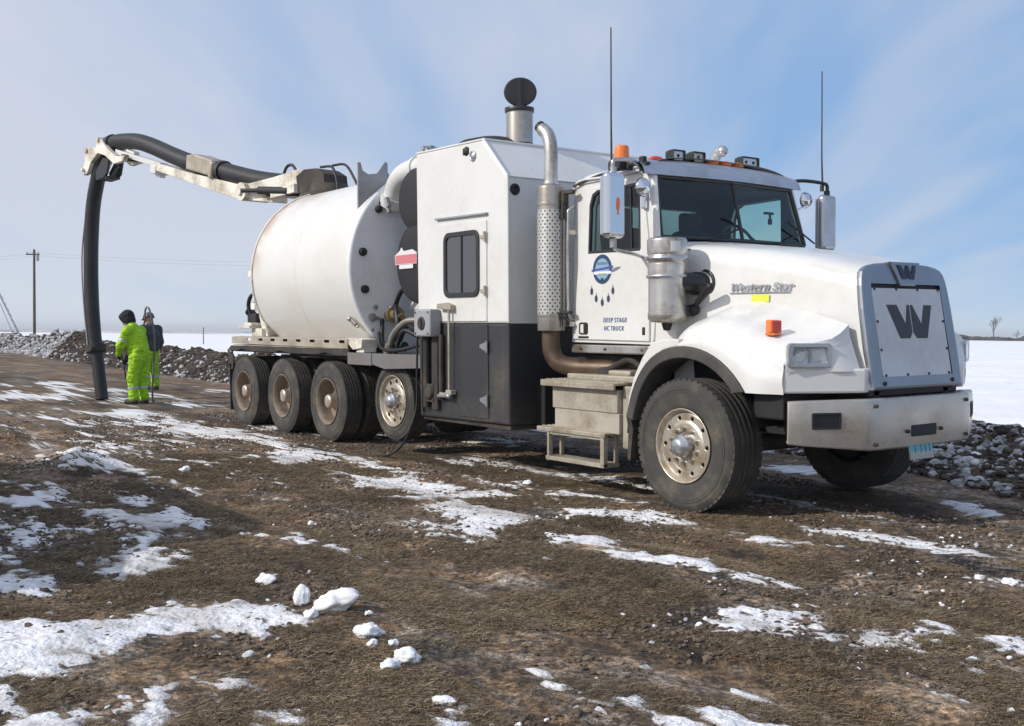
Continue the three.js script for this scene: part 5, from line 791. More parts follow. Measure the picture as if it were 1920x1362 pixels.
    // head lamp
    const hl = sub('headlamp', w), tr = (g) => { g.rotateY(-0.47); g.translate(1.112, 1.292, 1.03); return g; };
    const H = (l) => f(l.map(tr));
    part('lamp_housing', H([bx(0.06, 0.19, 0.345, -0.03, 0, 0, 0.02)]), M.white, hl);
    part('bezel', H([extr(poly(rrect(-0.172, -0.092, 0.172, 0.092, 0.03), [rrect(-0.135, -0.058, 0.135, 0.058, 0.016)]), 0.045, 0.006).rotateY(Math.PI / 2).translate(-0.015, 0, 0)]), M.chromeDull, hl);
    part('reflector', H([span(-0.02, 0.002, -0.062, 0.062, -0.138, 0.138, 0), bx(0.03, 0.13, 0.018, 0.008, 0, 0, 0.003), lathe([[0.001, -0.02], [0.03, -0.015], [0.05, 0.003]], 'x', [0.004, 0, 0.07], 20), lathe([[0.001, -0.02], [0.03, -0.015], [0.05, 0.003]], 'x', [0.004, 0, -0.07], 20)]), M.grilleMetal, hl);
    part('lamp_lens', H([bx(0.006, 0.118, 0.272, 0.024, 0, 0, 0.002)]), M.lens, hl);
    const ind = part('indicator', f([bx(0.075, 0.105, 0.105, 0.815, 1.508, 1.075, 0.018, -0.25), bx(0.09, 0.02, 0.09, 0.81, 1.45, 1.07, 0.006)]), M.amber, w); part('indicator_side', f([bx(0.02, 0.09, 0.085, 0.852, 1.508, 1.083, 0.008, -0.25)]), M.red, ind);
  }
  part('bonnet_seam', both([tube([[-0.44, 2.12, 0.842], [-0.44, 1.9, 0.852], [-0.44, 1.55, 0.86], [-0.43, 1.40, 0.87]], 0.006, 20, 6)]), M.plastic, hood);
  // bonnet lettering and the yellow sticker
  { const t = new TextGeometry('Western Star', { font: fontItalic, size: 0.072, depth: 0.006, curveSegments: 4, bevelEnabled: false }); t.applyMatrix4(new THREE.Matrix4().set(1, 0.38, 0, 0, 0, 0.92, 0, 0, 0, 0, 1, 0, 0, 0, 0, 1)); t.computeBoundingBox(); const L = t.boundingBox.max.x; t.scale(0.60 / L, 1, 1); t.rotateY(0.152); t.translate(0.105, 1.795, 0.787); part('bonnet_script', [t, bx(0.56, 0.008, 0.006, 0.385, 1.783, 0.747, 0.001, 0.152)], M.chromeDull, hood);
    const y = new THREE.PlaneGeometry(0.165, 0.062).rotateY(0.152).translate(0.40, 1.735, 0.7475); y.userData.keepUV = true; part('yellow_sticker', y, std({ name: 'yellow_sticker', roughness: 0.5, map: canvasTex(256, 96, (c) => { c.fillStyle = '#d6d94a'; c.fillRect(0, 0, 256, 96); c.fillStyle = '#8d9440'; c.font = 'bold 44px sans-serif'; c.fillText('\u25AE\u25AE\u25AE \u25AE\u25AE\u25AE', 14, 62); }) }), hood); }
  part('bonnet_latch', both([bx(0.05, 0.16, 0.03, -0.40, 1.62, 0.872, 0.01), bx(0.03, 0.05, 0.035, -0.40, 1.56, 0.88, 0.008)]), M.plastic, hood);
  // grille surround: tall rounded frame, leaning back, dull chrome
  const lean = (g) => { g.rotateZ(0.168); g.translate(1.362, 1.03, 0); return g; };                 // built upright with its foot at the origin
  const gf = part('grille_surround', [lean(facing([[-0.592, -0.005], [0.592, -0.005], [0.598, 0.30], [0.588, 0.62], [0.572, 0.80], [0.560, 0.86], [0.538, 0.912], [0.50, 0.943], [0.44, 0.964], [0.35, 0.979], [0.2, 0.987], [0, 0.990], [-0.2, 0.987], [-0.35, 0.979], [-0.44, 0.964], [-0.50, 0.943], [-0.538, 0.912], [-0.560, 0.86], [-0.572, 0.80], [-0.588, 0.62], [-0.598, 0.30]], -0.05, 0.06, 0.022, [[[-0.490, 0.070], [0.490, 0.070], [0.478, 0.838], [-0.478, 0.838]]]))], M.grilleMetal, truck);
  part('grille_core', [lean(span(-0.06, -0.04, 0.03, 0.86, -0.5, 0.5, 0))], M.black, gf);
  part('grille_gasket', [lean(facing([[-0.491, 0.069], [0.491, 0.069], [0.479, 0.839], [-0.479, 0.839]], -0.035, 0.02, 0.001, [[[-0.445, 0.098], [0.445, 0.098], [0.445, 0.775], [-0.445, 0.775]]])), ...[1, -1].map((s) => lean(span(-0.03, 0.004, 0.07, 0.836, s * 0.474, s * 0.488, 0))), lean(span(-0.03, 0.004, 0.822, 0.837, -0.48, 0.48, 0)), lean(span(-0.03, 0.004, 0.071, 0.08, -0.48, 0.48, 0))], M.black, gf);
  const cover = part('grille_cover', [lean(facing(rrect(-0.456, 0.088, 0.456, 0.782, 0.02), -0.012, 0.02, 0.003))], M.plate, gf);
  const scr = []; for (let k = 0; k < 4; k++) for (const y of [0.775, 0.103]) { const z = -0.42 + 0.28 * k; scr.push(lean(cyl([0.008, y, z], [0.014, y, z], 0.011, 0.011, 10))); } for (const y of [0.30, 0.52]) for (const z of [-0.435, 0.435]) scr.push(lean(cyl([0.008, y, z], [0.014, y, z], 0.011, 0.011, 10)));
  part('cover_screws', scr, M.frame, cover).userData.kind = 'stuff';
  // the black W: two broad strokes side by side
  const Wl = (k, o) => [[[-0.29, 0.30], [-0.165, 0.30], [-0.075, 0.10], [-0.03, 0.30], [-0.006, 0.30], [-0.006, 0.02], [-0.042, -0.04], [-0.165, -0.04]], [[0.29, 0.30], [0.19, 0.30], [0.13, 0.10], [0.035, 0.30], [0.012, 0.30], [0.012, 0.02], [0.050, -0.04], [0.185, -0.04]]].map((p) => lean(facing(p.map(([a, b]) => [-a * k * 1.28, b * k * 0.97 + o[0]]), o[1], 0.004, 0)));
  part('letter_w', Wl(0.80, [0.418, 0.0085]), std({ name: 'black_lettering', color: new THREE.Color(0.03, 0.032, 0.036), roughness: 0.5 }), cover);
  const em = part('grille_emblem', [lean(facing([[-0.20, 0.992], [0.20, 0.992], [0.10, 0.80], [-0.10, 0.80]], -0.09, 0.12, 0.012))], M.grilleMetal, gf);
  part('emblem_letter', Wl(0.34, [0.865, 0.0315]), std({ name: 'dark_blue_enamel', color: new THREE.Color(0.012, 0.012, 0.04), roughness: 0.3 }), em);
  part('grille_bolt', [[-0.45, 0.045], [0.45, 0.04]].map(([z, y]) => lean(cyl([0.006, y, z], [0.02, y, z], 0.02, 0.016, 12))), M.frame, gf);
}
// ---- front bumper, number plate
{
  const plan = [[1.045, 1.13], [1.055, 1.20], [1.085, 1.215], [1.14, 1.12], [1.365, 0.69], [1.385, 0.655], [1.40, 0.5], [1.405, 0], [1.40, -0.5], [1.385, -0.655], [1.365, -0.69], [1.14, -1.12], [1.085, -1.215], [1.055, -1.20], [1.045, -1.13]];
  const yb = [0.68, 0.645, 0.632, 0.622, 0.582, 0.578, 0.575, 0.572, 0.575, 0.578, 0.582, 0.622, 0.632, 0.645, 0.68], yt = [0.93, 0.948, 0.952, 0.954, 0.962, 0.963, 0.964, 0.964, 0.964, 0.963, 0.962, 0.954, 0.952, 0.948, 0.93];
  const prof = [[-0.09, 1.0], [-0.02, 1.01], [0, 0.96], [0.003, 0.5], [0, 0.04], [-0.02, -0.01], [-0.09, 0.0]], rows = prof.map(([dx, t]) => plan.map(([x, z], i) => { const n = V(i < 3 || i > plan.length - 4 ? 0.5 : 1, 0, z > 0.6 ? 0.5 : z < -0.6 ? -0.5 : 0).normalize(); return [x + n.x * dx, lerp(yb[i], yt[i], t), z + n.z * dx]; }));
  const b = part('bumper', [loft(rows)], M.bumper, truck);
  const onFace = (t, s) => { const x = lerp(1.12, 1.37, t), z = s * lerp(1.14, 0.685, t); return [x, z]; };
  for (const s of [1, -1]) {
    const [x, z] = onFace(0.40, s), g = [extr(poly(rrect(-0.115, -0.062, 0.115, 0.062, 0.012), [rrect(-0.098, -0.046, 0.098, 0.046, 0.008)]), 0.02, 0.003).rotateY(Math.PI / 2).translate(-0.004, 0, 0)], fl = part('fog_lamp', g.map((q) => q.rotateY(-s * 0.487).translate(x, 0.806, z)), M.plastic, b);
    part('fog_lens', [bx(0.012, 0.096, 0.20, 0.002, 0, 0, 0.002).rotateY(-s * 0.487).translate(x, 0.806, z)], M.black, fl);
  }
  part('tow_pocket', [facing(rrect(-0.165, 0.655, 0.165, 0.745, 0.01), 1.402, 0.009, 0.002)], M.black, b);
  part('bumper_bolt', [[1.388, 0.91, 0.60], [1.388, 0.62, 0.60], [1.388, 0.91, -0.60], [1.388, 0.63, -0.60], [1.405, 0.70, 0.22], [1.405, 0.70, -0.22]].map(([x, y, z]) => cyl([x, y, z], [x + 0.022, y, z], 0.016, 0.013, 12)), M.frame, b);
  part('bumper_bracket', both([span(0.95, 1.36, 0.72, 0.86, 0.36, 0.44), span(1.05, 1.30, 0.955, 1.02, 0.42, 0.50)]), M.black, b);
  const pl = part('number_plate', [bx(0.012, 0.165, 0.31, 0, 0, 0, 0.004).rotateZ(0.16).translate(1.40, 0.555, 0.03)], std({ name: 'plate_back', color: new THREE.Color(0.32, 0.36, 0.38), roughness: 0.5 }), b);
  const pf = new THREE.PlaneGeometry(0.30, 0.155).rotateY(Math.PI / 2).translate(0.0075, 0, 0).rotateZ(0.16).translate(1.40, 0.555, 0.03); pf.userData.keepUV = true;
  part('plate_face', pf, std({ name: 'plate_face', roughness: 0.5, map: canvasTex(300, 155, (c) => { c.fillStyle = '#8fb4b8'; c.fillRect(0, 0, 300, 155); c.fillStyle = '#5fa3ad'; c.fillRect(0, 0, 300, 92); c.fillStyle = '#a9a7a0'; c.fillRect(0, 108, 300, 47); c.fillStyle = '#24546b'; c.font = 'bold 78px sans-serif'; c.fillText('I', 52, 104); c.fillText('I', 128, 104); c.fillText('I', 186, 104); c.fillText('I', 240, 104); }) }), pl);
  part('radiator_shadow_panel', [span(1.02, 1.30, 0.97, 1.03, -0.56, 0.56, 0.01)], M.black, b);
}
// ---- exhaust with perforated guard, air cleaner, step box
{
  const ex = sub('exhaust', truck), cx = -1.875, cz = 1.12, holes = canvasTex(64, 64, (c) => { c.fillStyle = '#fff'; c.fillRect(0, 0, 64, 64); c.fillStyle = '#000'; for (const [x, y] of [[16, 16], [48, 48]]) { c.beginPath(); c.ellipse(x, y, 11, 8.5, 0, 0, 7); c.fill(); } }, false);
  holes.wrapS = holes.wrapT = THREE.RepeatWrapping; holes.repeat.set(17, 16);
  part('muffler_shell', [cyl([cx, 1.465, cz], [cx, 2.85, cz], 0.118, 0.118, 40), lathe([[0.119, 1.465], [0.132, 1.468], [0.132, 1.62], [0.13, 1.622]], 'y', [cx, 0, cz], 40), lathe([[0.13, 2.62], [0.132, 2.62], [0.132, 2.83], [0.12, 2.855], [0.08, 2.86]], 'y', [cx, 0, cz], 40)], M.steel, ex);
  const gd = new THREE.CylinderGeometry(0.133, 0.133, 1.0, 48, 1, true).translate(cx, 2.12, cz); gd.userData.keepUV = true;
  part('heat_guard', gd, std({ name: 'perforated_guard', color: new THREE.Color(0.62, 0.60, 0.56), metalness: 0.7, roughness: 0.4, alphaMap: holes, alphaTest: 0.5, side: THREE.DoubleSide }), ex);
  part('guard_lining', [cyl([cx, 1.62, cz], [cx, 2.62, cz], 0.1225, 0.1225, 32)], M.black, ex);
  part('guard_seam', [bx(0.012, 1.36, 0.02, cx + 0.128, 2.16, cz - 0.03, 0.003), ...[1.6, 2.66].map((y) => lathe([[0.133, y], [0.1365, y], [0.1365, y + 0.03], [0.133, y + 0.03]], 'y', [cx, 0, cz], 40))], M.steel, ex);
  part('stack_pipe', [tube([[cx, 2.80, cz], [cx, 3.05, cz], [cx, 3.19, cz], [cx - 0.015, 3.28, cz], [cx - 0.055, 3.355, cz], [cx - 0.115, 3.405, cz + 0.005]], 0.066, 60, 24), lathe([[0.066, 2.86], [0.075, 2.86], [0.075, 2.89], [0.066, 2.89]], 'y', [cx, 0, cz], 30)], M.alu, ex);
  part('stack_mouth', [cyl([cx - 0.112, 3.403, cz + 0.005], [cx - 0.168, 3.446, cz + 0.008], 0.056, 0.056, 24)], M.black, ex);
  part('lower_pipe', [tube([[cx, 1.50, cz], [cx, 1.34, cz], [cx + 0.01, 1.25, cz - 0.01], [cx + 0.07, 1.16, cz - 0.04], [cx + 0.2, 1.12, cz - 0.12], [cx + 0.6, 1.11, cz - 0.3], [cx + 0.95, 1.11, cz - 0.45]], 0.088, 60, 22)], M.hotpipe, ex);
  part('exhaust_bracket', [bx(0.20, 0.04, 0.06, cx + 0.16, 2.78, cz - 0.05, 0.01, 0.3), bx(0.03, 0.10, 0.05, cx + 0.17, 2.72, cz - 0.03, 0.01), bx(0.03, 0.16, 0.03, cx + 0.16, 2.60, cz - 0.02, 0.008), bx(0.16, 0.03, 0.05, cx + 0.16, 1.64, cz - 0.04, 0.008, 0.3), cyl([cx + 0.05, 1.70, cz + 0.08], [cx + 0.20, 1.56, cz - 0.05], 0.014), tube([[cx + 0.20, 2.84, cz - 0.12], [cx + 0.5, 2.90, cz - 0.14], [cx + 0.9, 2.93, cz - 0.14]], 0.012, 20, 8), cyl([cx + 0.17, 1.50, cz - 0.05], [cx + 0.17, 2.8, cz - 0.06], 0.016)], M.frame, ex);
  // air cleaner
  const ax = -0.352, az = 1.06, ac = part('air_cleaner', [lathe([[0.05, 1.535], [0.14, 1.545], [0.163, 1.57], [0.166, 1.62], [0.160, 1.625], [0.160, 1.92], [0.166, 1.925], [0.166, 2.03], [0.161, 2.035], [0.161, 2.06], [0.175, 2.065], [0.175, 2.10], [0.162, 2.105], [0.162, 2.12], [0.170, 2.125], [0.170, 2.235], [0.160, 2.255], [0.09, 2.262], [0.001, 2.262]], 'y', [ax, 0, az], 56)], M.alu, truck);
  part('clamp_band', [2.082, 1.93].map((y) => lathe([[0.160, y - 0.012], [0.1785, y - 0.012], [0.1785, y + 0.012], [0.160, y + 0.012]], 'y', [ax, 0, az], 48)).concat([bx(0.05, 0.035, 0.03, ax - 0.08, 2.082, az + 0.16, 0.006, -0.4)]), M.chromeDull, ac);
  { const g = new THREE.CylinderGeometry(0.1712, 0.1712, 0.085, 16, 1, true, 0.95, 0.55).translate(ax, 2.18, az); part('maker_label', g, std({ name: 'blank_label', color: new THREE.Color(0.66, 0.66, 0.63), roughness: 0.6, side: THREE.DoubleSide }), ac); }
  part('drain_valve', [lathe([[0.001, 1.47], [0.03, 1.475], [0.05, 1.54]], 'y', [ax, 0, az], 20)], M.black, ac);
  part('intake_elbow', [tube([[ax + 0.06, 1.88, az - 0.02], [ax + 0.12, 1.875, az - 0.14], [ax + 0.16, 1.87, az - 0.24], [ax + 0.18, 1.87, az - 0.34]], 0.088, 40, 22), ...[0, 1, 2].map((k) => new THREE.TorusGeometry(0.090, 0.010, 8, 30).rotateY(0.35).translate(ax + 0.145 + 0.012 * k, 1.872, az - 0.19 - 0.035 * k)), new THREE.TorusGeometry(0.11, 0.02, 8, 30).translate(ax + 0.18, 1.87, az - 0.27)], M.plastic, ac);
  part('cleaner_strap', [bx(0.14, 0.10, 0.12, ax + 0.06, 1.64, az - 0.16, 0.02)], M.plastic, ac);
  part('hood_mirror', [cyl([-0.22, 1.66, 0.88], [-0.13, 1.73, 0.90], 0.02), cyl([-0.15, 1.715, 0.90], [0.03, 1.835, 0.94], 0.028, 0.036, 14), ball(0.03, 1.835, 0.94, 0.036), ball(-0.22, 1.65, 0.87, 0.05)], M.black, truck);
  // battery / tool box with treads and hanging step
  const st = sub('step_box', truck);
  part('box_body', [span(-1.755, -0.83, 0.735, 0.945, 0.72, 1.20, 0.012), span(-1.735, -0.815, 0.548, 0.738, 0.72, 1.188, 0.012), span(-0.82, -0.70, 0.42, 0.98, 0.74, 1.15, 0.02)], M.dusty, st);
  part('box_lid', [span(-1.66, -0.70, 1.005, 1.065, 0.72, 1.10, 0.015), bx(0.3, 0.05, 0.3, -0.98, 1.085, 0.9, 0.02)], M.tread, st);
  part('tread', [span(-1.85, -0.80, 0.985, 1.005, 0.74, 1.27, 0.004), span(-1.85, -0.80, 0.945, 0.99, 1.245, 1.272, 0.006), ...Array.from({ length: 6 }, (_, k) => span(-1.84, -0.81, 1.003, 1.011, 0.82 + k * 0.075, 0.835 + k * 0.075, 0.002))], M.tread, st);
  part('tread', [span(-1.90, -0.91, 0.538, 0.556, 1.02, 1.275, 0.004), span(-1.90, -0.91, 0.515, 0.552, 1.252, 1.278, 0.006), ...Array.from({ length: 3 }, (_, k) => span(-1.89, -0.92, 0.554, 0.562, 1.08 + k * 0.06, 1.095 + k * 0.06, 0.002))], M.tread, st);
  part('hanging_step', [bx(0.03, 0.30, 0.05, -1.735, 0.39, 1.245, 0.006), bx(0.05, 0.30, 0.05, -0.955, 0.40, 1.245, 0.006), span(-1.77, -0.93, 0.245, 0.285, 1.08, 1.27, 0.006), span(-1.74, -0.97, 0.49, 0.515, 1.10, 1.26, 0.006), bx(0.03, 0.26, 0.04, -1.735, 0.41, 1.10, 0.006), bx(0.03, 0.26, 0.04, -0.955, 0.41, 1.10, 0.006)], M.dusty, st);
  part('far_tank', [mirrorZ(cyl([-1.8, 0.86, 0.95], [-0.75, 0.86, 0.95], 0.30, 0.30, 32))], M.alu, truck);
  part('under_body', [span(-4.0, -2.2, 0.50, 0.95, -1.1, 0.95, 0.02), span(-2.3, -1.8, 0.62, 1.2, -0.9, 0.62, 0.03)], M.black, truck);
}
// ------------------------------------------------------------------ people
// body surface: smooth union of tapered bones, meshed on a grid
function fieldMesh(bones, box, res, k, trim) {
  const mc = new MarchingCubes(res, M.black, false, false, 400000), [x0, x1, y0, y1, z0, z1] = box, f = mc.field, hx = (x1 - x0) / 2, hy = (y1 - y0) / 2, hz = (z1 - z0) / 2, half = res / 2;
  const B = bones.map(([a, b, ra, rb]) => { const d = [b[0] - a[0], b[1] - a[1], b[2] - a[2]]; return { a, d, L: d[0] ** 2 + d[1] ** 2 + d[2] ** 2 + 1e-9, ra, rb }; });
  for (let zi = 0; zi < res; zi++) { const z = z0 + hz + (zi - half) / half * hz; for (let yi = 0; yi < res; yi++) { const y = y0 + hy + (yi - half) / half * hy; for (let xi = 0; xi < res; xi++) {
    const x = x0 + hx + (xi - half) / half * hx; let s = 0, m = 1e9; const ds = [];
    for (const b of B) { const px = x - b.a[0], py = y - b.a[1], pz = z - b.a[2], t = clamp((px * b.d[0] + py * b.d[1] + pz * b.d[2]) / b.L), d = Math.hypot(px - t * b.d[0], py - t * b.d[1], pz - t * b.d[2]) - lerp(b.ra, b.rb, t); ds.push(d); if (d < m) m = d; }
    if (m < 6 * k) { for (const d of ds) s += Math.exp(-(d - m) / k); m -= k * Math.log(s) * 0.9; }
    if (trim) m = Math.max(m, trim(x, y, z)); f[xi + yi * res + zi * res * res] = -m;
  } } }
  mc.isolation = 0; mc.update(); const n = mc.count, p = new Float32Array(mc.positionArray.slice(0, n * 3)); for (let i = 0; i < n; i++) { p[i * 3] = x0 + hx + p[i * 3] * hx; p[i * 3 + 1] = y0 + hy + p[i * 3 + 1] * hy; p[i * 3 + 2] = z0 + hz + p[i * 3 + 2] * hz; }
  let g = new THREE.BufferGeometry(); g.setAttribute('position', new THREE.BufferAttribute(p, 3)); g = mergeVertices(g, 1e-4); g.computeVertexNormals(); return g;
}
const skin = std({ name: 'skin', color: new THREE.Color(0.36, 0.21, 0.15), roughness: 0.6 }), gloveM = std({ name: 'work_glove', color: new THREE.Color(0.035, 0.03, 0.028), roughness: 0.9 }), bootM = std({ name: 'rubber_boot', color: new THREE.Color(0.03, 0.03, 0.033), roughness: 0.7 });
const fold = dataTex(256, (u, v) => { const f = fbm(u * 6, v * 10, 4, 601, 6); return [f, f, f]; }, false, 2.2);
const hiVis = std({ name: 'hi_vis_cloth', map: dataTex(256, (u, v) => { const a = fbm(u * 6, v * 6, 4, 603, 6), d = clamp((fbm(u * 10, v * 10, 4, 605, 10) - 0.55) * 2.2) * 0.4, k = 0.92 + 0.2 * (a - 0.5); return [lerp(0.67 * k, 0.40, d), lerp(0.88 * k, 0.44, d), lerp(0.13, 0.16, d)]; }, true, 1.3), roughness: 0.85, bumpMap: fold, bumpScale: 0.05 });
const darkCloth = std({ name: 'charcoal_cloth', map: dataTex(256, (u, v) => { const a = fbm(u * 8, v * 8, 4, 607, 8), k = 0.9 + 0.5 * (a - 0.5); return [0.27 * k, 0.27 * k, 0.295 * k]; }, true, 1.5), roughness: 0.9, bumpMap: fold, bumpScale: 0.05 });
const tape = std({ name: 'reflective_tape', color: new THREE.Color(0.42, 0.44, 0.47), roughness: 0.35, metalness: 0.3 }), navy = std({ name: 'navy_panel', color: new THREE.Color(0.02, 0.02, 0.05), roughness: 0.9 });
const hoodM = std({ name: 'black_hood', color: new THREE.Color(0.014, 0.014, 0.018), roughness: 0.9, bumpMap: fold, bumpScale: 0.04 }), hatM = std({ name: 'dark_helmet', color: new THREE.Color(0.05, 0.05, 0.055), roughness: 0.45 });
const eyeM = std({ name: 'eye', color: new THREE.Color(0.02, 0.015, 0.012), roughness: 0.3 });
const mix3 = (a, b, t) => a.map((v, i) => lerp(v, b[i], t)), add3 = (a, b) => a.map((v, i) => v + b[i]);
function hand(w, dir, up, palmTo) {                               // wrist, pointing direction, back of the hand, thumb side: bones in metres
  const D = V(...dir).normalize(), U = V(...up).normalize(), S = V(...palmTo).normalize(), P = (a, b, c) => [w[0] + D.x * a + U.x * b + S.x * c, w[1] + D.y * a + U.y * b + S.y * c, w[2] + D.z * a + U.z * b + S.z * c], o = [];
  o.push([P(0, 0, 0), P(0.085, 0, 0.02), 0.024, 0.020], [P(0, 0, 0), P(0.08, 0, -0.025), 0.022, 0.018], [P(0.03, 0, 0), P(0.085, 0, 0), 0.022, 0.02]);
  [[0.030, 0.034], [0.010, 0.040], [-0.011, 0.036], [-0.031, 0.028]].forEach(([c, L]) => { const k = P(0.088, 0.004, c), a = P(0.088 + L * 0.75, -0.018, c), b = P(0.088 + L * 0.65, -0.050, c), e = P(0.088 + L * 0.1, -0.062, c); o.push([k, a, 0.0105, 0.0098], [a, b, 0.0098, 0.009], [b, e, 0.009, 0.008]); });
  const t0 = P(0.025, -0.008, 0.032), t1 = P(0.055, -0.03, 0.054), t2 = P(0.085, -0.045, 0.04); o.push([t0, t1, 0.013, 0.0115], [t1, t2, 0.0115, 0.0095]); return o;
}
const boxOf = (bones, pad) => { const b = [1e9, -1e9, 1e9, -1e9, 1e9, -1e9]; for (const [a, c, ra, rb] of bones) for (const [p, r] of [[a, ra], [c, rb]]) for (let k = 0; k < 3; k++) { b[2 * k] = Math.min(b[2 * k], p[k] - r - pad); b[2 * k + 1] = Math.max(b[2 * k + 1], p[k] + r + pad); } return b; };
function person(label, pos, turn, J, look) {
  const t = thing('person', label, 'person', pos); t.rotation.y = turn; t.rotation.order = 'YXZ';
  const { head: H, neck: N, chest: C, belly: Bl, pelvis: P } = J, F = V(...J.gaze).normalize(), Up = V(...J.crown).normalize(), R = new THREE.Vector3().crossVectors(F, Up).normalize(), hp = (a, b, c) => [H[0] + F.x * a + Up.x * b + R.x * c, H[1] + F.y * a + Up.y * b + R.y * c, H[2] + F.z * a + Up.z * b + R.z * c];
  const arms = ['L', 'R'].flatMap((s) => [[J['sh' + s], J['el' + s], 0.055, 0.045], [J['el' + s], J['wr' + s], 0.042, 0.028]]), legs = ['L', 'R'].flatMap((s) => [[J['hip' + s], J['kn' + s], 0.085, 0.058], [J['kn' + s], J['an' + s], 0.056, 0.038]]);
  const headB = [[hp(-0.02, 0.03, 0), hp(0.0, 0.04, 0), 0.088, 0.088], [hp(0.02, -0.02, 0), hp(0.045, -0.075, 0), 0.068, 0.042], [hp(0.085, 0.0, 0), hp(0.108, -0.028, 0), 0.010, 0.015], [hp(0.078, -0.068, 0.014), hp(0.078, -0.068, -0.014), 0.012, 0.012], [hp(0, -0.01, 0.085), hp(-0.008, 0.015, 0.09), 0.014, 0.016], [hp(0, -0.01, -0.085), hp(-0.008, 0.015, -0.09), 0.014, 0.016], [hp(0.075, 0.026, 0.03), hp(0.075, 0.026, -0.03), 0.014, 0.014]];
  const core = [[N, hp(-0.02, -0.06, 0), 0.058, 0.054], [C, N, 0.13, 0.06], [Bl, C, 0.135, 0.14], [P, Bl, 0.14, 0.13], [J.shL, J.shR, 0.065, 0.065], [J.hipL, J.hipR, 0.10, 0.10]];
  const all = [...core, ...arms, ...legs, ...headB], body = part('body', [fieldMesh(all, boxOf(all, 0.05), 104, 0.016)], skin, t);
  for (const s of [1, -1]) part('eye', [ball(...hp(0.084, 0.008, 0.031 * s), 0.010, 1, 1, 1, 10)], eyeM, body);
  // jacket and trousers lie over the body, with cuffs and hem
  const jb = [[C, N, 0.195, 0.10], [Bl, C, 0.195, 0.205], [mix3(Bl, P, 0.55), Bl, 0.20, 0.192], [J.shL, J.shR, 0.105, 0.105], ...['L', 'R'].flatMap((s) => [[J['sh' + s], J['el' + s], 0.100, 0.084], [J['el' + s], mix3(J['el' + s], J['wr' + s], 0.93), 0.072, 0.056]])];
  const hem = P[1] - 0.02, jk = part('jacket', [fieldMesh(jb, boxOf(jb, 0.06), 88, 0.022, (x, y) => (Math.hypot(x - P[0], 0) < 0.19 ? hem - y + 0.012 * Math.sin(x * 40) : -1))], look.jacket, t);
  const tb = [[P, mix3(P, Bl, 0.5), 0.175, 0.15], [J.hipL, J.hipR, 0.125, 0.125], ...['L', 'R'].flatMap((s) => [[J['hip' + s], J['kn' + s], 0.125, 0.098], [J['kn' + s], mix3(J['kn' + s], J['an' + s], 0.9), 0.097, 0.094]])];
  const tr = part('trousers', [fieldMesh(tb, boxOf(tb, 0.06), 88, 0.022)], look.trousers, t);
  const band = (a, b, u, r, w = 0.022) => { const p = mix3(a, b, u), d = V(b[0] - a[0], b[1] - a[1], b[2] - a[2]).normalize().multiplyScalar(w), g = new THREE.CylinderGeometry(r, r, 2 * w, 24, 1, true); g.applyQuaternion(new THREE.Quaternion().setFromUnitVectors(V(0, 1, 0), d.clone().normalize())); g.translate(...p); return g; };
  const tapeOf = (m) => Object.assign(m.clone(), { side: THREE.DoubleSide });
  if (look.stripes) { part('reflective_stripe', ['L', 'R'].map((s) => band(J['sh' + s], J['el' + s], 0.62, 0.096)), tapeOf(tape), jk); }
  part('reflective_stripe', ['L', 'R'].flatMap((s) => [band(J['kn' + s], J['an' + s], 0.45, 0.103)]), tapeOf(tape), tr);
  for (const s of ['L', 'R']) { const a = J['an' + s], toe = add3(a, [0.17, -0.045, J.toe ? J.toe[s] : 0]), bb = [[add3(a, [-0.045, -0.045, 0]), add3(a, [0.06, -0.045, 0]), 0.045, 0.048], [add3(a, [0.06, -0.042, 0]), toe, 0.05, 0.042], [add3(a, [0, 0.12, 0]), add3(a, [0, -0.02, 0]), 0.068, 0.058]]; const bo = part('boot', [fieldMesh(bb, boxOf(bb, 0.04), 48, 0.012, (x, y) => (a[1] - 0.083) - y)], bootM, t); }
  for (const s of ['L', 'R']) { const hb = hand(J['wr' + s], J['hd' + s], J['hu' + s], J['hs' + s]); part('glove', [fieldMesh([...hb, [mix3(J['el' + s], J['wr' + s], 0.85), J['wr' + s], 0.036, 0.028]], boxOf(hb, 0.05), 64, 0.005)], gloveM, t); }
  return { t, hp, jk, tr, body };
}
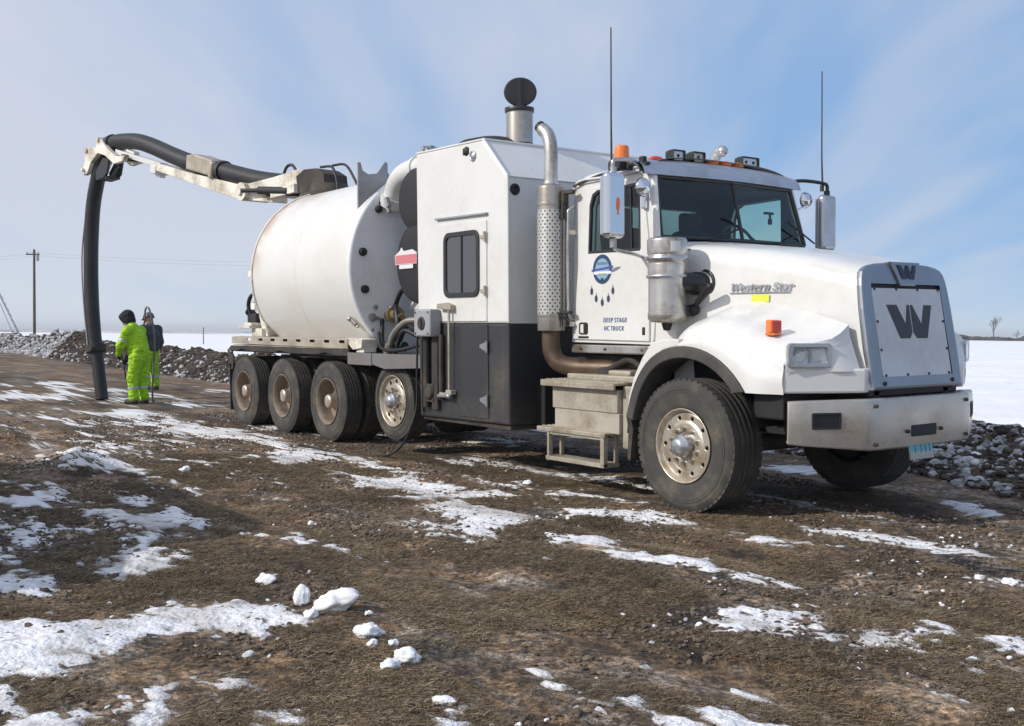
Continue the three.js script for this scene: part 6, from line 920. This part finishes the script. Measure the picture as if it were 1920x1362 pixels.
// worker at the hose: bent a little forward, head bowed, both hands on the water lance
const w1 = [-14.865, groundH(-14.865, 1.145), 1.145];
{
  const a = person('worker in lime hi-vis suit and black hood bending over beside the suction hose', w1, -2.45, {
    head: [0.26, 1.63, 0.02], neck: [0.13, 1.49, 0], chest: [0.06, 1.26, 0], belly: [0.01, 1.08, 0], pelvis: [-0.02, 0.93, 0], gaze: [0.78, -0.62, 0], crown: [0.62, 0.78, 0],
    shL: [0.09, 1.41, -0.20], shR: [0.09, 1.41, 0.20], elL: [0.22, 1.13, -0.25], elR: [0.17, 1.10, 0.27], wrL: [0.37, 0.96, -0.10], wrR: [0.30, 0.86, 0.14], hdL: [0.5, -0.5, 0.6], huL: [0.5, 0.6, -0.3], hsL: [0.3, 0.6, 0.5], hdR: [0.6, -0.5, -0.5], huR: [0.4, 0.5, 0.6], hsR: [0.4, 0.6, -0.4],
    hipL: [-0.02, 0.90, -0.10], hipR: [-0.02, 0.90, 0.10], knL: [0.05, 0.49, -0.12], knR: [0.02, 0.49, 0.11], anL: [0.0, 0.09, -0.14], anR: [-0.06, 0.09, 0.12],
  }, { jacket: hiVis, trousers: hiVis, stripes: true });
  const hb = [[a.hp(-0.06, 0.05, 0), a.hp(0.02, 0.065, 0), 0.115, 0.105], [a.hp(-0.05, -0.06, 0), a.hp(-0.06, 0.05, 0), 0.10, 0.115], [a.hp(0.02, 0.065, 0), a.hp(0.05, 0.085, 0), 0.10, 0.07]];
  part('hood', [fieldMesh(hb, boxOf(hb, 0.05), 56, 0.02, (x, y, z) => { const q = a.hp(0.055, 0, 0), n = a.hp(1, 0, 0), o = a.hp(0, 0, 0); return (x - q[0]) * (n[0] - o[0]) + (y - q[1]) * (n[1] - o[1]) - 0.02; })], hoodM, a.t);
  part('side_panel', [bx(0.07, 0.30, 0.10, 0.225, 1.06, 0.02, 0.03, 0, -0.2), bx(0.08, 0.10, 0.20, 0.20, 0.90, 0.0, 0.03)], navy, a.jk);
}
// second worker behind, in a charcoal coat and dark helmet
{
  const x = -19.28, z = -0.47, b = person('worker in charcoal coat and dark helmet standing behind the hi-vis worker', [x, groundH(x, z), z], -2.75, {
    head: [0.05, 1.665, 0], neck: [0.01, 1.50, 0], chest: [0, 1.27, 0], belly: [0, 1.08, 0], pelvis: [0, 0.94, 0], gaze: [0.95, -0.3, 0], crown: [0.3, 0.95, 0],
    shL: [0, 1.43, -0.21], shR: [0, 1.43, 0.21], elL: [-0.04, 1.14, -0.27], elR: [-0.02, 1.14, 0.27], wrL: [0.06, 0.90, -0.27], wrR: [0.05, 0.90, 0.26], hdL: [0.2, -1, 0.05], huL: [0, 0, -1], hsL: [1, 0.2, 0], hdR: [0.2, -1, -0.05], huR: [0, 0, 1], hsR: [1, 0.2, 0],
    hipL: [0, 0.91, -0.10], hipR: [0, 0.91, 0.10], knL: [0.02, 0.50, -0.13], knR: [0.03, 0.50, 0.13], anL: [-0.03, 0.09, -0.15], anR: [0.0, 0.09, 0.16],
  }, { jacket: darkCloth, trousers: hiVis, stripes: false });
  const hb = [[b.hp(-0.03, 0.06, 0), b.hp(0.03, 0.06, 0), 0.115, 0.11]], base = b.hp(0, 0.03, 0), up = b.hp(0, 1, 0), o = b.hp(0, 0, 0), rim = lathe([[0.105, 0.03], [0.142, 0.02], [0.150, 0.012], [0.11, 0.012]], 'y', [0, 0, 0], 30); rim.scale(1.12, 1, 0.95); rim.rotateZ(-0.3); rim.translate(...b.hp(0.02, 0.02, 0));
  part('helmet', [fieldMesh(hb, boxOf(hb, 0.04), 48, 0.01, (X, Y, Z) => -((X - base[0]) * (up[0] - o[0]) + (Y - base[1]) * (up[1] - o[1]))), rim], hatM, b.t);
}
// water lance in the first worker's hands, its feed hose arching over his shoulder
{
  const lance = thing('water_lance', 'slim water lance held by the hi-vis worker, hose arching over the shoulder', 'lance', w1.slice()); lance.rotation.y = -2.45;
  part('lance_tube', [cyl([0.30, 0.0, 0.20], [0.365, 1.00, -0.02], 0.014, 0.014, 12), cyl([0.365, 1.0, -0.02], [0.34, 1.12, -0.04], 0.022)], M.plastic, lance);
  part('feed_hose', [tube([[0.34, 1.10, -0.04], [0.30, 1.22, 0.10], [0.16, 1.42, 0.30], [0.04, 1.60, 0.28], [-0.02, 1.80, 0.20], [-0.08, 1.885, 0.16], [-0.14, 1.86, 0.14], [-0.18, 1.70, 0.16], [-0.17, 1.45, 0.26], [-0.14, 1.1, 0.34], [-0.10, 0.6, 0.36], [-0.05, 0.2, 0.40], [0.0, 0.02, 0.5], [0.25, 0.02, 0.9]], 0.019, 90, 8)], M.midgrey, lance);
}
// ------------------------------------------------------------------ the photographer's own van, out of frame, whose shade lies on the lane
{
  const van = thing('parked_van', 'white work van parked out of view to the left, shading the lane', 'van', [-0.40, 0, 8.25]), side = [[0, 0.45], [0, 0.95], [-0.12, 1.08], [-0.75, 1.22], [-1.55, 1.92], [-1.8, 1.98], [-6.2, 1.98], [-6.3, 1.85], [-6.3, 0.45]];
  part('body', [slab(side, -0.95, 0.95, 0.05)], M.white, van); part('window_band', both([slab([[-0.95, 1.22], [-1.6, 1.82], [-2.6, 1.82], [-2.6, 1.22]], 0.95, 0.962, 0.002)]), M.black, van); part('windscreen', [loft([[[-0.78, 1.24, -0.85], [-0.78, 1.24, 0.85]], [[-1.53, 1.93, -0.8], [-1.53, 1.93, 0.8]]]).translate(0.02, 0.01, 0)], M.black, van);
  for (const x of [-1.0, -5.0]) for (const s of [1, -1]) part('wheel', [cyl([x, 0.36, s * 0.72], [x, 0.36, s * 0.97], 0.36, 0.36, 28)], M.rubber, van);
  part('bumper', [span(-0.15, 0.06, 0.40, 0.62, -0.9, 0.9, 0.04), span(-6.36, -6.2, 0.40, 0.62, -0.9, 0.9, 0.04)], M.plastic, van);
}
scene.traverse((o) => { if (o.isMesh) { o.castShadow = true; o.receiveShadow = true; } });
renderer.render(scene, camera);
